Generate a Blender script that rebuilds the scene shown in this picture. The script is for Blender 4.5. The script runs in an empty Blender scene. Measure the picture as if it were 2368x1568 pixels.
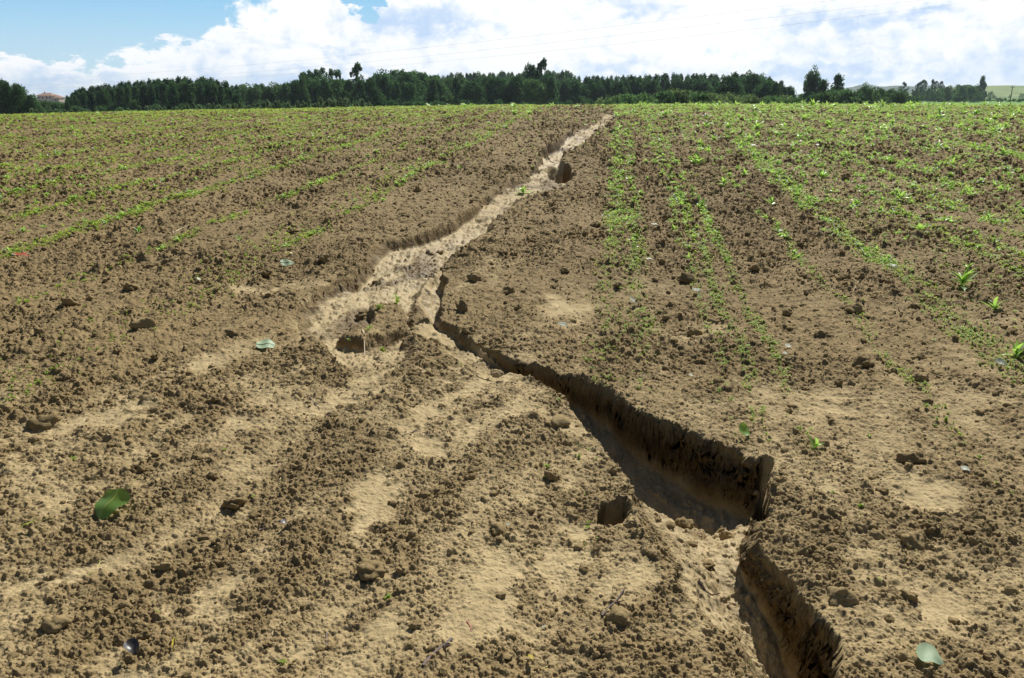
import bpy, math, random
import numpy as np
from math import radians as R
from mathutils import Vector, Matrix

random.seed(7); RNG = np.random.default_rng(11)
SC = bpy.context.scene
COL = SC.collection

# ------------------------------------------------------------------ camera
F = 1858.0; PITCH = math.atan((784 - 225) / F); CH = 1.5   # a 2368 px wide picture: focal length in pixels, eye height
cam = bpy.data.cameras.new('camera'); cam_o = bpy.data.objects.new('camera', cam); COL.objects.link(cam_o)
cam.lens = 36 * F / 2368; cam.sensor_width = 36; cam.clip_start = .05; cam.clip_end = 9000
cam_o.location = (0, 0, CH); cam_o.rotation_euler = (math.pi / 2 - PITCH, 0, 0)
SC.camera = cam_o

# ------------------------------------------------------------------ light
SUN_AZ, SUN_EL = R(21), R(46)          # azimuth to the right of the view direction (+Y)
sun = bpy.data.lights.new('sun', 'SUN'); sun.energy = 5.0; sun.angle = R(.53); sun.color = (1, .97, .89)
sun_o = bpy.data.objects.new('sun', sun); COL.objects.link(sun_o)
sd = Vector((math.sin(SUN_AZ) * math.cos(SUN_EL), math.cos(SUN_AZ) * math.cos(SUN_EL), math.sin(SUN_EL)))
sun_o.rotation_euler = sd.to_track_quat('Z', 'Y').to_euler(); sun_o.location = sd * 50
vs = SC.view_settings; vs.view_transform = 'Standard'; vs.look = 'None'; vs.exposure = 0.35; vs.gamma = 1
SC.cycles.use_denoising = True
SC.cycles.max_bounces = 6; SC.cycles.diffuse_bounces = 3; SC.cycles.transparent_max_bounces = 4
SC.cycles.volume_bounces = 0

# ------------------------------------------------------------------ node helpers
class X:                                # a float socket with arithmetic
    nt = None
    def __init__(s, k): s.k = k
    @staticmethod
    def op(o, *a, clamp=False):
        n = X.nt.nodes.new('ShaderNodeMath'); n.operation = o; n.use_clamp = clamp
        for i, v in enumerate(a):
            if isinstance(v, X): X.nt.links.new(v.k, n.inputs[i])
            else: n.inputs[i].default_value = v
        return X(n.outputs[0])
    def __add__(s, o): return X.op('ADD', s, o)
    __radd__ = __add__
    def __sub__(s, o): return X.op('SUBTRACT', s, o)
    def __rsub__(s, o): return X.op('SUBTRACT', o, s)
    def __mul__(s, o): return X.op('MULTIPLY', s, o)
    __rmul__ = __mul__
    def __truediv__(s, o): return X.op('DIVIDE', s, o)
def sstep(x, a, b):
    n = X.nt.nodes.new('ShaderNodeMapRange'); n.interpolation_type = 'SMOOTHSTEP'
    X.nt.links.new(x.k, n.inputs[0]); n.inputs[1].default_value = a; n.inputs[2].default_value = b
    return X(n.outputs[0])
def noise(vec, scale, detail=4, rough=.55, dist=0.):
    n = X.nt.nodes.new('ShaderNodeTexNoise'); n.inputs['Scale'].default_value = scale
    n.inputs['Detail'].default_value = detail; n.inputs['Roughness'].default_value = rough; n.inputs['Distortion'].default_value = dist
    X.nt.links.new(vec, n.inputs['Vector']); return X(n.outputs[0])
def mixc(f, a, b):
    n = X.nt.nodes.new('ShaderNodeMix'); n.data_type = 'RGBA'
    for i, v in ((0, f), (6, a), (7, b)):
        if isinstance(v, X): X.nt.links.new(v.k, n.inputs[i])
        elif isinstance(v, bpy.types.NodeSocket): X.nt.links.new(v, n.inputs[i])
        elif i == 0: n.inputs[i].default_value = v
        else: n.inputs[i].default_value = (*v, 1)
    return n.outputs[2]
def comb(x, y, z):
    n = X.nt.nodes.new('ShaderNodeCombineXYZ')
    for i, v in enumerate((x, y, z)):
        if isinstance(v, X): X.nt.links.new(v.k, n.inputs[i])
        else: n.inputs[i].default_value = v
    return n.outputs[0]

# ------------------------------------------------------------------ pixel rays (2368 px map of the view) and the field's broad shape
def base(x, y):
    x = np.asarray(x, float); y = np.asarray(y, float)
    rho = np.sqrt(y * y + (.55 * x) ** 2)
    t = np.maximum(0, rho - 24.); k = .005; t1 = 28.
    drop = np.where(t < t1, .5 * k * t * t, .5 * k * t1 * t1 + k * t1 * (t - t1))
    z = .042 * np.maximum(y, -40) + np.where(x > 0, .004, .0135) * np.clip(x, -60, 60) - drop
    return -3.0 + np.logaddexp(0, np.clip((z + 3.0) / .8, -50, 50)) * .8 - np.logaddexp(0, 3.75) * .8 + 3.0
def ray(px, py):
    a = (np.asarray(px, float) - 1184) / F; b = (784 - np.asarray(py, float)) / F
    c, s = math.cos(PITCH), math.sin(PITCH)
    return np.stack([a, c + b * s, -s + b * c], -1)
def gp(px, py):                         # the point of the bare field under a pixel
    d = ray(px, py); hit = np.full(d.shape[:-1], np.nan)
    for t in np.geomspace(.6, 60, 1400):
        hit = np.where(np.isnan(hit) & (CH + d[..., 2] * t < base(d[..., 0] * t, d[..., 1] * t)), t, hit)
    return d[..., 0] * hit, d[..., 1] * hit

# ------------------------------------------------------------------ sky
def build_world():
    w = bpy.data.worlds.new('World'); SC.world = w; w.use_nodes = True
    nt = w.node_tree; X.nt = nt; nt.nodes.clear()
    out = nt.nodes.new('ShaderNodeOutputWorld'); bg = nt.nodes.new('ShaderNodeBackground')
    sky = nt.nodes.new('ShaderNodeTexSky'); sky.sky_type = 'NISHITA'; sky.sun_disc = False
    sky.sun_elevation = SUN_EL; sky.sun_rotation = SUN_AZ; sky.air_density = 1.0; sky.dust_density = .6; sky.ozone_density = 2.0
    tc = nt.nodes.new('ShaderNodeTexCoord'); sp = nt.nodes.new('ShaderNodeSeparateXYZ'); nt.links.new(tc.outputs['Generated'], sp.inputs[0])
    x, y, z = (X(sp.outputs[i]) for i in range(3))
    az = X.op('ARCTAN2', x, y); el = X.op('ARCSINE', z)
    def at(px, py):
        d = ray(px, py); d = d / np.linalg.norm(d); return math.atan2(d[0], d[1]), math.asin(d[2])
    v = comb(az, el * 1.25, 0.0); v2 = comb(az, el * 2.2, .37)
    n1 = noise(v, 9, 8, .56, .25); n2 = noise(v2, 6, 5, .5); nf = noise(v, 42, 6, .6, .3)
    wa = az + (noise(v, 22, 5, .6) - .5) * .11; we = el + (noise(v2, 24, 5, .6) - .5) * .075
    def blob(px, py, rx, ry):
        a, e = at(px, py); rx /= F; ry /= F
        p, q = (wa - a) / rx, (we - e) / ry
        return X.op('POWER', 2.718, (p * p + q * q) * -1.0)
    # clear blue: the upper left corner and two small gaps; elsewhere cloud
    clear = None
    for b in ((40, 20, 190, 72), (190, -30, 190, 75), (330, -25, 90, 55), (415, 38, 55, 34), (842, 5, 30, 28), (90, 70, 110, 38)):
        t = blob(*b); clear = t if clear is None else clear + t
    far = X.op('MAXIMUM', sstep(el, .13, .28), sstep(X.op('ABSOLUTE', az), .72, 1.0))   # scattered cumulus away from the bank
    d = (n1 - .5) * 2.3 + (nf - .5) * 1.1
    cover = sstep(d - clear * 1.7 + .62 - far * .75, .0, .34)
    # the clouds' own bright and grey parts
    grey = None
    for b in ((520, 205, 230, 55), (960, 42, 190, 30), (880, 195, 200, 22), (1420, 165, 170, 30), (1500, 10, 130, 22), (2290, 175, 240, 52), (1900, 180, 220, 22),
              (2000, 60, 60, 26), (2120, 30, 50, 16), (640, 95, 100, 30), (150, 185, 160, 22), (760, 130, 60, 18), (1850, 50, 60, 30)):
        t = blob(*b); grey = t if grey is None else grey + t
    shade = sstep((n2 - .5) * 2.4 + (nf - .5) * 1.9 + (n1 - .5) * 1.0 + grey * .65, -.06, 1.10)
    ccol = mixc(shade, (.83, .83, .84), (.42, .55, .74))
    dim = 1.0 - far * .86
    cs = nt.nodes.new('ShaderNodeVectorMath'); cs.operation = 'SCALE'; nt.links.new(ccol, cs.inputs[0]); nt.links.new(dim.k, cs.inputs['Scale'])
    ss = nt.nodes.new('ShaderNodeVectorMath'); ss.operation = 'SCALE'; nt.links.new(sky.outputs[0], ss.inputs[0]); ss.inputs['Scale'].default_value = 1.0
    # strength .05 on the whole background, so the clouds' colours are as many times larger
    c10 = nt.nodes.new('ShaderNodeVectorMath'); c10.operation = 'SCALE'; nt.links.new(cs.outputs[0], c10.inputs[0]); c10.inputs['Scale'].default_value = 20.5
    low = (1.0 - sstep(el, .10, .35)) * (1.0 - sstep(X.op('ABSOLUTE', az), .8, 1.4))      # the deeper blue between the clouds of the bank
    blue = mixc(low * .85, ss.outputs[0], mixc(sstep(el, .02, .13), (9.0, 13.0, 15.6), (4.2, 9.9, 15.2)))
    fin = mixc(cover, blue, c10.outputs[0])
    nt.links.new(fin, bg.inputs['Color']); bg.inputs['Strength'].default_value = .05
    nt.links.new(bg.outputs[0], out.inputs[0])
build_world()

# ------------------------------------------------------------------ numpy noise
def _h(ix, iy, s):
    h = (ix.astype(np.int64) * 374761393 + iy.astype(np.int64) * 668265263 + s * 1274126177) & 0xffffffff
    h = ((h ^ (h >> 13)) * 1274126177) & 0xffffffff
    h = (h ^ (h >> 16)) & 0xffffffff
    return h
def h01(ix, iy, s): return (_h(ix, iy, s) & 0xffff).astype(np.float32) / 65535.
def vnoise(x, y, sc, seed):             # smooth value noise, -1..1
    x = x / sc; y = y / sc; ix = np.floor(x); iy = np.floor(y); fx = (x - ix).astype(np.float32); fy = (y - iy).astype(np.float32)
    ix = ix.astype(np.int64); iy = iy.astype(np.int64)
    ux = fx * fx * fx * (fx * (fx * 6 - 15) + 10); uy = fy * fy * fy * (fy * (fy * 6 - 15) + 10)
    a = h01(ix, iy, seed); b = h01(ix + 1, iy, seed); c = h01(ix, iy + 1, seed); d = h01(ix + 1, iy + 1, seed)
    return ((a + (b - a) * ux) * (1 - uy) + (c + (d - c) * ux) * uy) * 2 - 1
def fbm(x, y, sc, seed, n=3, g=.5):
    t = 0; a = 1.
    for i in range(n): t = t + a * vnoise(x + 17.3 * i, y - 9.1 * i, sc, seed + i); sc *= .5; a *= g
    return t
def lumps(x, y, cell, seed, rmin, rmax, dens=1.):   # irregular half-buried lumps, one per cell at most; returns height in cells
    wx = x / cell + .28 * vnoise(x, y, cell * .45, seed + 50); wy = y / cell + .28 * vnoise(x, y, cell * .45, seed + 51)
    ix = np.floor(wx).astype(np.int64); iy = np.floor(wy).astype(np.int64); out = np.zeros(x.shape, np.float32)
    for dx in (-1, 0, 1):
        for dy in (-1, 0, 1):
            jx = ix + dx; jy = iy + dy
            cx = jx + h01(jx, jy, seed); cy = jy + h01(jx, jy, seed + 1); k = h01(jx, jy, seed + 2)
            r = rmin + (rmax - rmin) * h01(jx, jy, seed + 3) ** 2
            q = 1 - ((wx - cx) ** 2 + (wy - cy) ** 2) / (r * r)
            out = np.maximum(out, np.where(k < dens, r * np.sqrt(np.maximum(q, 0)) * (.45 + .6 * h01(jx, jy, seed + 4)), 0))
    return out.astype(np.float32)

# ------------------------------------------------------------------ the gully, traced on the ground
def chan(st, wl, wr, ex=.75): return (np.array(st, float), wl, wr, ex)
RILL = chan([(1402,262,1424,266,.05),(1380,283,1410,291,.07),(1330,300,1374,309,.08),(1285,318,1335,335,.22),(1252,326,1317,350,.28),(1250,362,1302,374,.12),
    (1238,385,1308,402,.09),(1190,415,1302,425,.08),(1150,440,1215,470,.07),(1120,470,1190,492,.08),(1055,518,1150,520,.10),(985,545,1112,545,.12),
    (900,560,1085,575,.12),(850,600,1055,600,.11),(800,640,1012,620,.12),(730,670,1000,650,.10),(690,715,995,690,.09),(690,760,985,735,.08),
    (740,800,962,760,.08),(790,850,962,810,.06),(830,872,930,846,.015)], .10, .16)
PIT = chan([(1266,366,1312,372,.02),(1258,375,1318,381,.48),(1258,390,1316,397,.50),(1266,402,1310,406,.34),(1280,411,1302,412,.03)], .12, .06)
PIT2 = chan([(1310,331,1331,333,.02),(1306,336,1336,338,.34),(1308,350,1334,352,.28),(1313,356,1326,357,.02)], .15, .08)
POOL = chan([(998,612,1014,614,.05),(970,645,1022,636,.12),(965,680,1040,662,.17),(970,708,1022,700,.18),(985,735,1022,735,.14),(1004,752,1014,752,.02)], .62, .05)
CRACK = chan([(958,770,968,764,.10),(982,784,992,776,.07),(1020,797,1026,789,.06),(1062,810,1066,804,.02)], .2, .1)
TRENCH = chan([(1080,802,1095,784,.03),(1148,847,1168,824,.07),(1195,870,1250,846,.11),(1250,892,1330,866,.15),(1300,922,1420,903,.19),
    (1345,957,1500,952,.23),(1385,1000,1560,976,.27),(1410,1046,1640,1008,.30),(1440,1096,1720,1040,.30),(1448,1140,1780,1060,.28)], .14, .085, .8)
LOWER = chan([(1448,1140,1780,1060,.28),(1450,1180,1772,1110,.20),(1482,1230,1752,1150,.15),(1522,1290,1760,1225,.14),(1566,1350,1794,1290,.17),
    (1620,1420,1850,1372,.25),(1680,1480,1902,1425,.31),(1740,1540,1936,1470,.34),(1775,1580,1946,1530,.34),(1800,1640,1960,1620,.32),(1830,1800,1990,1780,.22),(1850,2000,2010,1990,.2)], .60, .11, 1.0)
SLOT = chan([(1768,1052,1796,1058,.06),(1752,1078,1790,1072,.30),(1742,1110,1776,1104,.32),(1736,1150,1766,1150,.26),(1742,1200,1762,1200,.16)], .25, .12)
NICHE = chan([(1384,1168,1440,1160,.03),(1374,1176,1446,1168,.13),(1378,1196,1446,1192,.15),(1396,1212,1434,1209,.03)], .12, .10)
ISLAND = [(862,694),(931,687),(947,715),(938,744),(890,767),(843,782),(787,777),(820,763),(850,741)]
BANK = chan([(950,738,1018,738,.05),(950,772,1052,762,.06),(985,806,1098,786,.085),(1050,838,1165,824,.09),(1120,880,1240,846,.10)], .85, .09, 1.0)
CHANS = [BANK, RILL, PIT, PIT2, POOL, CRACK, TRENCH, LOWER, SLOT, NICHE]
for i, c in enumerate(CHANS):
    s = c[0]; lx, ly = gp(s[:, 0], np.minimum(s[:, 1], 2200)); rx, ry = gp(s[:, 2], np.minimum(s[:, 3], 2200))
    CHANS[i] = (np.stack([lx, ly, rx, ry, s[:, 4]], 1), c[1], c[2], c[3])
ISL = np.stack(gp(np.array([p[0] for p in ISLAND]), np.array([p[1] for p in ISLAND])), 1)

def poly_sd(x, y, P):                   # signed distance to a polygon, positive inside
    d = np.full(x.shape, 1e9); ins = np.zeros(x.shape, bool); n = len(P)
    for i in range(n):
        a = P[i]; b = P[(i + 1) % n]; e = b - a; wx = x - a[0]; wy = y - a[1]
        t = np.clip((wx * e[0] + wy * e[1]) / (e @ e), 0, 1)
        d = np.minimum(d, np.hypot(wx - e[0] * t, wy - e[1] * t))
        c = (a[1] > y) != (b[1] > y)
        ins ^= c & (x < (b[0] - a[0]) * (y - a[1]) / (b[1] - a[1] + 1e-12) + a[0])
    return np.where(ins, d, -d)
def gully(x, y):                        # depth of the washed-out channels
    D = np.zeros(x.shape, np.float32); FL = np.zeros(x.shape, np.float32)
    sel = np.where((x > -2.2) & (x < 3.4) & (y > .3) & (y < 27))
    if not len(sel[0]): return D, FL
    xs, ys = x[sel], y[sel]
    r = np.hypot(xs, ys); nw = np.clip((8 - r) / 3, 0, 1); fw = 1 - nw       # finer raggedness near, broader far off
    qx = xs + nw * (.030 * vnoise(xs, ys, .19, 301) + .010 * vnoise(xs, ys, .09, 302)) + fw * (.11 * vnoise(xs, ys, .75, 309) + .05 * vnoise(xs, ys, .33, 310)) + .003 * vnoise(xs, ys, .035, 303)
    qy = ys + nw * (.030 * vnoise(xs, ys, .19, 305) + .010 * vnoise(xs, ys, .09, 306)) + fw * (.14 * vnoise(xs, ys, .75, 311) + .06 * vnoise(xs, ys, .33, 312)) + .003 * vnoise(xs, ys, .035, 307)
    d = np.zeros(xs.shape); fl = np.zeros(xs.shape)
    for st, wl, wr, ex in CHANS:
        for s0, s1 in zip(st[:-1], st[1:]):
            a, dd, b, c = s0[:2], s0[2:4], s1[:2], s1[2:4]
            if np.isnan(s0).any() or np.isnan(s1).any(): continue
            mn = np.minimum.reduce([a, b, c, dd]); mx = np.maximum.reduce([a, b, c, dd])
            m = np.where((qx >= mn[0]) & (qx <= mx[0]) & (qy >= mn[1]) & (qy <= mx[1]))[0]
            if not len(m): continue
            e = b - a; f = dd - a; g = a - b + c - dd; hx = qx[m] - a[0]; hy = qy[m] - a[1]
            k2 = g[0] * f[1] - g[1] * f[0]; k1 = e[0] * f[1] - e[1] * f[0] + hx * g[1] - hy * g[0]; k0 = hx * e[1] - hy * e[0]
            if abs(k2) < 1e-7: roots = [-k0 / k1]
            else:
                w = np.sqrt(np.maximum(k1 * k1 - 4 * k0 * k2, 0)); roots = [(-k1 - w) / (2 * k2), (-k1 + w) / (2 * k2)]
            best = np.zeros(len(m)); bf = np.zeros(len(m))
            for t in roots:
                dx_ = e[0] + g[0] * t; dy_ = e[1] + g[1] * t
                u = np.where(np.abs(dx_) > np.abs(dy_), (hx - f[0] * t) / np.where(dx_ == 0, 1e-9, dx_), (hy - f[1] * t) / np.where(dy_ == 0, 1e-9, dy_))
                ok = (t >= 0) & (t <= 1) & (u >= 0) & (u <= 1)
                dep = s0[4] + (s1[4] - s0[4]) * u
                pr = np.clip(t / wl, 0, 1) ** ex * np.clip((1 - t) / wr, 0, 1) ** .8; pf = np.clip(t / min(wl, .15), 0, 1) * np.clip((1 - t) / wr, 0, 1)
                best = np.where(ok, np.maximum(best, dep * pr), best); bf = np.where(ok, np.maximum(bf, pf), bf)
            d[m] = np.maximum(d[m], best); fl[m] = np.maximum(fl[m], bf)
    isl = np.clip(poly_sd(qx, qy, ISL) / .05 + .4, 0, 1)
    d = d * (1 - .85 * isl)
    D[sel] = d; FL[sel] = fl * (1 - isl)
    return D, FL

# smooth silty patches between the clods: (pixel x, y, half width, half height, strength)
PATCH = [(905,818,70,30,1.3),(730,748,45,45,1.2),(850,650,130,26,.8),(790,700,60,40,.9),(960,600,80,30,.8),(640,670,60,10,.9),(200,985,150,26,1),(60,1040,90,22,.9),(200,1285,170,36,1),(70,1345,110,30,.8),(450,1375,110,30,1),(540,1340,60,22,.8),(880,1140,70,60,1),(850,1210,60,40,.9),
    (1040,1010,40,30,1),(1240,1280,130,130,1),(1270,1180,80,60,.8),(1180,1400,120,60,.8),(1130,880,120,40,.8),(1050,860,110,40,.8),(980,830,90,30,.6),(1200,980,130,30,.5),
    (450,850,60,18,.7),(570,885,80,16,.8),(620,660,120,12,.7),(1130,602,70,16,.9),(1300,716,60,24,.9),(1110,655,80,16,.7),(1820,536,70,14,.7),(1900,605,90,12,.5),
    (2140,1130,110,45,.9),(2010,1290,110,50,.6),(2080,1440,130,50,.8),(1930,915,70,20,.6),(1890,1120,60,40,.5),(1330,1160,60,50,.6),(760,700,40,30,.8),(900,880,100,22,.5),
    (1480,1390,110,60,.7),(820,1480,120,40,.6),(330,1460,90,30,.5),(1340,990,50,35,.9),(1500,720,60,14,.5),(760,925,150,22,.4),(1000,960,60,20,.6),(1560,830,60,14,.4),(1690,760,70,14,.4),
    (420,1180,60,18,.5),(700,1060,80,20,.5),(640,1240,60,22,.5),(120,1180,60,22,.5),(560,1010,60,16,.5),(1090,1330,50,40,.5),(960,1180,50,40,.4)]
_p = np.array(PATCH, float); _px, _py = gp(_p[:, 0], _p[:, 1]); _ax, _ = gp(_p[:, 0] + _p[:, 2], _p[:, 1]); _, _ay = gp(_p[:, 0], _p[:, 1] + _p[:, 3]); _, _by = gp(_p[:, 0], _p[:, 1] - _p[:, 3])
PT = np.stack([_px, _py, np.abs(_ax - _px), np.abs(_by - _ay) / 2, _p[:, 4]], 1)
RA = R(7.5)                             # the drill rows run 7.5 degrees to the right of +Y
def rowc(x, y): return x * math.cos(RA) - y * math.sin(RA), x * math.sin(RA) + y * math.cos(RA)

def crust(x, y):
    m = np.zeros(x.shape, np.float32); r = np.hypot(x, y)
    sel = np.where((np.abs(x) < 5) & (y > .8) & (y < 12))
    if len(sel[0]):
        xs, ys = x[sel], y[sel]; t = np.zeros(xs.shape)
        wx = xs + .10 * fbm(xs, ys, .35, 401, 3); wy = ys + .16 * fbm(xs, ys, .35, 404, 3)
        for p in PT: t = np.maximum(t, p[4] * np.exp(-((wx - p[0]) / p[2]) ** 2 - ((wy - p[1]) / p[3]) ** 2))
        m[sel] = t
    n = .5 * fbm(x, y, .5, 420, 3) + .35 * fbm(x, y, .12, 424, 2)
    near = np.clip((7.5 - r) / 4, 0, 1)
    fa = x * .38 + y * .92 + .25 * vnoise(x, y, .9, 436); fb = x * .92 - y * .38 + .10 * vnoise(x, y, .5, 437)      # along and across the wash's flow
    flow = .55 * vnoise(fb, fa * .20, .13, 438) + .35 * vnoise(fb, fa * .16, .055, 440) + .25 * vnoise(fb, fa * .3, .022, 442)
    fz = near * np.clip((1.1 - x) / 1.2, .25, 1)
    bg = (.02 + .445 * near) + (.34 - .12 * fz) * n + .27 * fz * flow
    v = m * .55 * np.clip(.62 + .5 * flow + .55 * fbm(x, y, .22, 430, 2) + .50 * fbm(x, y, .06, 434, 2), 0, 1.25) + bg
    return np.clip((v - .24) / .60, 0, 1).astype(np.float32)

def height(x, y, lod, want_floor=False):
    """full height of the ground, depth of gully, silt cover; lod = spacing of the mesh there (metres)"""
    z = base(x, y).astype(np.float64); (g, fl) = gully(x, y); c = crust(x, y)
    ing = np.clip(g / .05, 0, 1)
    c = np.where(ing > .3, 0, c)
    c = np.maximum(c, np.clip((fl - .55) / .4, 0, 1) * np.clip(.95 + .6 * fbm(x, y, .25, 450, 2) + .4 * vnoise(x, y, .7, 455), .35, 1) * np.clip(g / .03, 0, 1))
    r = np.hypot(x, y)
    w, l = rowc(x, y)
    rough = 1 - .80 * c
    fade = lambda s: np.clip(s / (1.7 * lod) - .55, 0, 1)
    dz = .020 * vnoise(x, y, 1.3, 460) + .012 * vnoise(x, y, .45, 461) * rough
    dz = dz + .010 * np.sin(w * 2 * math.pi / .575 + .6 * vnoise(x, y, 2., 470)) * (1 - ing)
    cal = np.clip(.5 + .9 * vnoise(x, y, .9, 480) + .5 * vnoise(x, y, .33, 481) + .35 * np.clip(x - .4, 0, 1), .30, 1.25)       # cloddier and finer stretches
    far = np.clip((r - 4) / 10, 0, 1); nr = np.clip((r - 1.5) / 3.5, .35, 1)
    k = rough * (1 - .75 * ing)
    dz = dz + k * fade(.16) * lumps(x, y, .22, 500, .12, .42, .55) * .22 * (.32 + .22 * far) * cal * nr
    dz = dz + k * fade(.085) * lumps(x, y, .115, 505, .15, .55, .8) * .115 * (.46 + .50 * far) * cal * nr
    dz = dz + k * fade(.05) * lumps(x, y, .06, 510, .2, .62, .85) * .06 * (.52 + .67 * far) * np.clip(cal + .15, 0, 1.2)
    dz = dz + np.maximum(k, .15) * fade(.03) * lumps(x, y, .034, 520, .25, .66, .9) * .034 * .92 * np.clip(cal + .35, 0, 1.1)
    dz = dz + far * k * fade(.07) * lumps(x, y, .085, 515, .2, .6, .9) * .085 * .8
    m = lod < .015
    if m.any():
        s = np.where(m); xs, ys = x[s], y[s]
        kk = np.clip(1.10 - 1.0 * c[s], .12, 1)
        f = fade(.018)[s] * lumps(xs, ys, .020, 530, .3, .66, .92) * .020 * 1.2 * kk
        f += fade(.012)[s] * lumps(xs, ys, .0125, 535, .3, .66, .9) * .0125 * 1.05 * np.clip(kk + .28, 0, 1)
        f += .0025 * fbm(xs, ys, .03, 540, 2) * fade(.02)[s]
        dz = dz + 0.
        dz[s] += f
    # washed channel floors: small steps, runnels and slumped lumps
    s = np.where(g > .004)
    if len(s[0]):
        xs, ys = x[s], y[s]; i = ing[s]
        a = (.018 * fbm(xs * .9, ys * .45, .16, 560, 4, .6) + .010 * np.abs(fbm(xs, ys * .35, .06, 566, 2)) + lumps(xs, ys, .11, 570, .1, .42, .28) * .085 + lumps(xs, ys, .045, 575, .15, .55, .5) * .036 + lumps(xs, ys, .02, 577, .2, .6, .6) * .018 + np.clip((r[s] - 5.5) / 4, 0, 1) * lumps(xs, ys, 0.36, 579, .12, .4, .45) * .10) * i
        st = .024; b = np.floor(g[s] / st + .45 * vnoise(xs, ys, .1, 580)) * st
        g = g.astype(np.float64); g[s] = g[s] * .97 + b * .03
        dz = dz + 0.
        dz[s] += a
    return (z + dz - g, g, c, fl) if want_floor else (z + dz - g, g, c)

# ------------------------------------------------------------------ ground mesh
def material(name):
    m = bpy.data.materials.new(name); m.use_nodes = True; nt = m.node_tree; X.nt = nt
    b = nt.nodes['Principled BSDF']; return m, nt, b
def attr(nt, n):
    a = nt.nodes.new('ShaderNodeAttribute'); a.attribute_name = n; return X(a.outputs['Fac'])
SOIL_A, SOIL_B = (.262, .188, .088), (.168, .119, .054)
SILT_A, SILT_B = (.455, .350, .186), (.325, .246, .126)
def soil_material():
    m, nt, b = material('tilled_soil')
    geo = nt.nodes.new('ShaderNodeNewGeometry'); pos = geo.outputs['Position']
    c = attr(nt, 'silt'); wet_shade = attr(nt, 'wet_shade')
    big = noise(pos, .7, 3); mid = noise(pos, 9, 4, .6); fin = noise(pos, 90, 3, .6)
    soil = mixc(sstep(big * .35 + mid * .4 + fin * .45, .42, .78), SOIL_B, SOIL_A)
    mp = nt.nodes.new('ShaderNodeMapping'); mp.inputs['Rotation'].default_value = (0, 0, R(20)); mp.inputs['Scale'].default_value = (1.0, .22, 1); nt.links.new(pos, mp.inputs[0])
    silt = mixc(sstep(mid * .3 + noise(mp.outputs[0], 22, 4, .6) * .5 + fin * .35, .42, .75), SILT_B, SILT_A)
    col = mixc(sstep(c + (fin - .5) * .5, .1, .95), soil, silt)
    shade_ochre = mixc(sstep(noise(pos, 7, 4), .35, .65), (.115, .066, .020), (.070, .048, .020))  # ochre wall soil darkened: the gully's shade is painted into this colour
    col = mixc(wet_shade * (1.0 - c * .97), col, shade_ochre)
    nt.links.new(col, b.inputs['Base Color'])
    nt.links.new((.92 - wet_shade * .30).k, b.inputs['Roughness']); b.inputs['Specular IOR Level'].default_value = .22
    bp = nt.nodes.new('ShaderNodeBump'); bp.inputs['Strength'].default_value = .55; bp.inputs['Distance'].default_value = .006
    nt.links.new((noise(pos, 130, 4, .65) + noise(pos, 45, 3, .6) * 1.4).k, bp.inputs['Height'])
    b2 = nt.nodes.new('ShaderNodeBump'); b2.inputs['Strength'].default_value = .8; b2.inputs['Distance'].default_value = .05
    nt.links.new((noise(pos, 11, 4, .62) * (1.0 - c * .9) + noise(mp.outputs[0], 34, 4, .6) * c * .22).k, b2.inputs['Height']); nt.links.new(b2.outputs[0], bp.inputs['Normal']); nt.links.new(bp.outputs[0], b.inputs['Normal'])
    return m
def clod_material():
    m, nt, b = material('clod_soil')
    geo = nt.nodes.new('ShaderNodeNewGeometry'); pos = geo.outputs['Position']
    oi = nt.nodes.new('ShaderNodeObjectInfo'); rnd = X(oi.outputs['Random'])
    col = mixc(sstep(rnd * .5 + noise(pos, 40, 4, .6) * .5, .2, .8), (.19, .137, .064), (.295, .216, .106))
    nt.links.new(col, b.inputs['Base Color']); b.inputs['Roughness'].default_value = .95; b.inputs['Specular IOR Level'].default_value = .15
    bp = nt.nodes.new('ShaderNodeBump'); bp.inputs['Strength'].default_value = .6; bp.inputs['Distance'].default_value = .006
    nt.links.new(noise(pos, 140, 4, .65).k, bp.inputs['Height']); nt.links.new(bp.outputs[0], b.inputs['Normal'])
    return m
M_SOIL = soil_material(); M_CLOD = clod_material()

def mesh_np(name, V, Q, smooth=True):   # vertices, quads or triangles -> mesh
    me = bpy.data.meshes.new(name); k = Q.shape[1]
    me.vertices.add(len(V)); me.vertices.foreach_set('co', np.ascontiguousarray(V, np.float32).ravel())
    me.loops.add(Q.size); me.loops.foreach_set('vertex_index', np.ascontiguousarray(Q, np.int32).ravel())
    me.polygons.add(len(Q)); me.polygons.foreach_set('loop_start', np.arange(0, Q.size, k, dtype=np.int32))
    me.polygons.foreach_set('use_smooth', np.full(len(Q), smooth)); me.update(calc_edges=True)
    return me
def link(o, parent=None):
    COL.objects.link(o)
    if parent: o.parent = parent
    return o
def obj(name, me, mat=None, parent=None):
    if mat is not None and not me.materials: me.materials.append(mat)
    return link(bpy.data.objects.new(name, me), parent)
def tag(o, label=None, cat=None, group=None, kind=None):
    if label: o['label'] = label
    if cat: o['category'] = cat
    if group: o['group'] = group
    if kind: o['kind'] = kind
    return o

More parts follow.
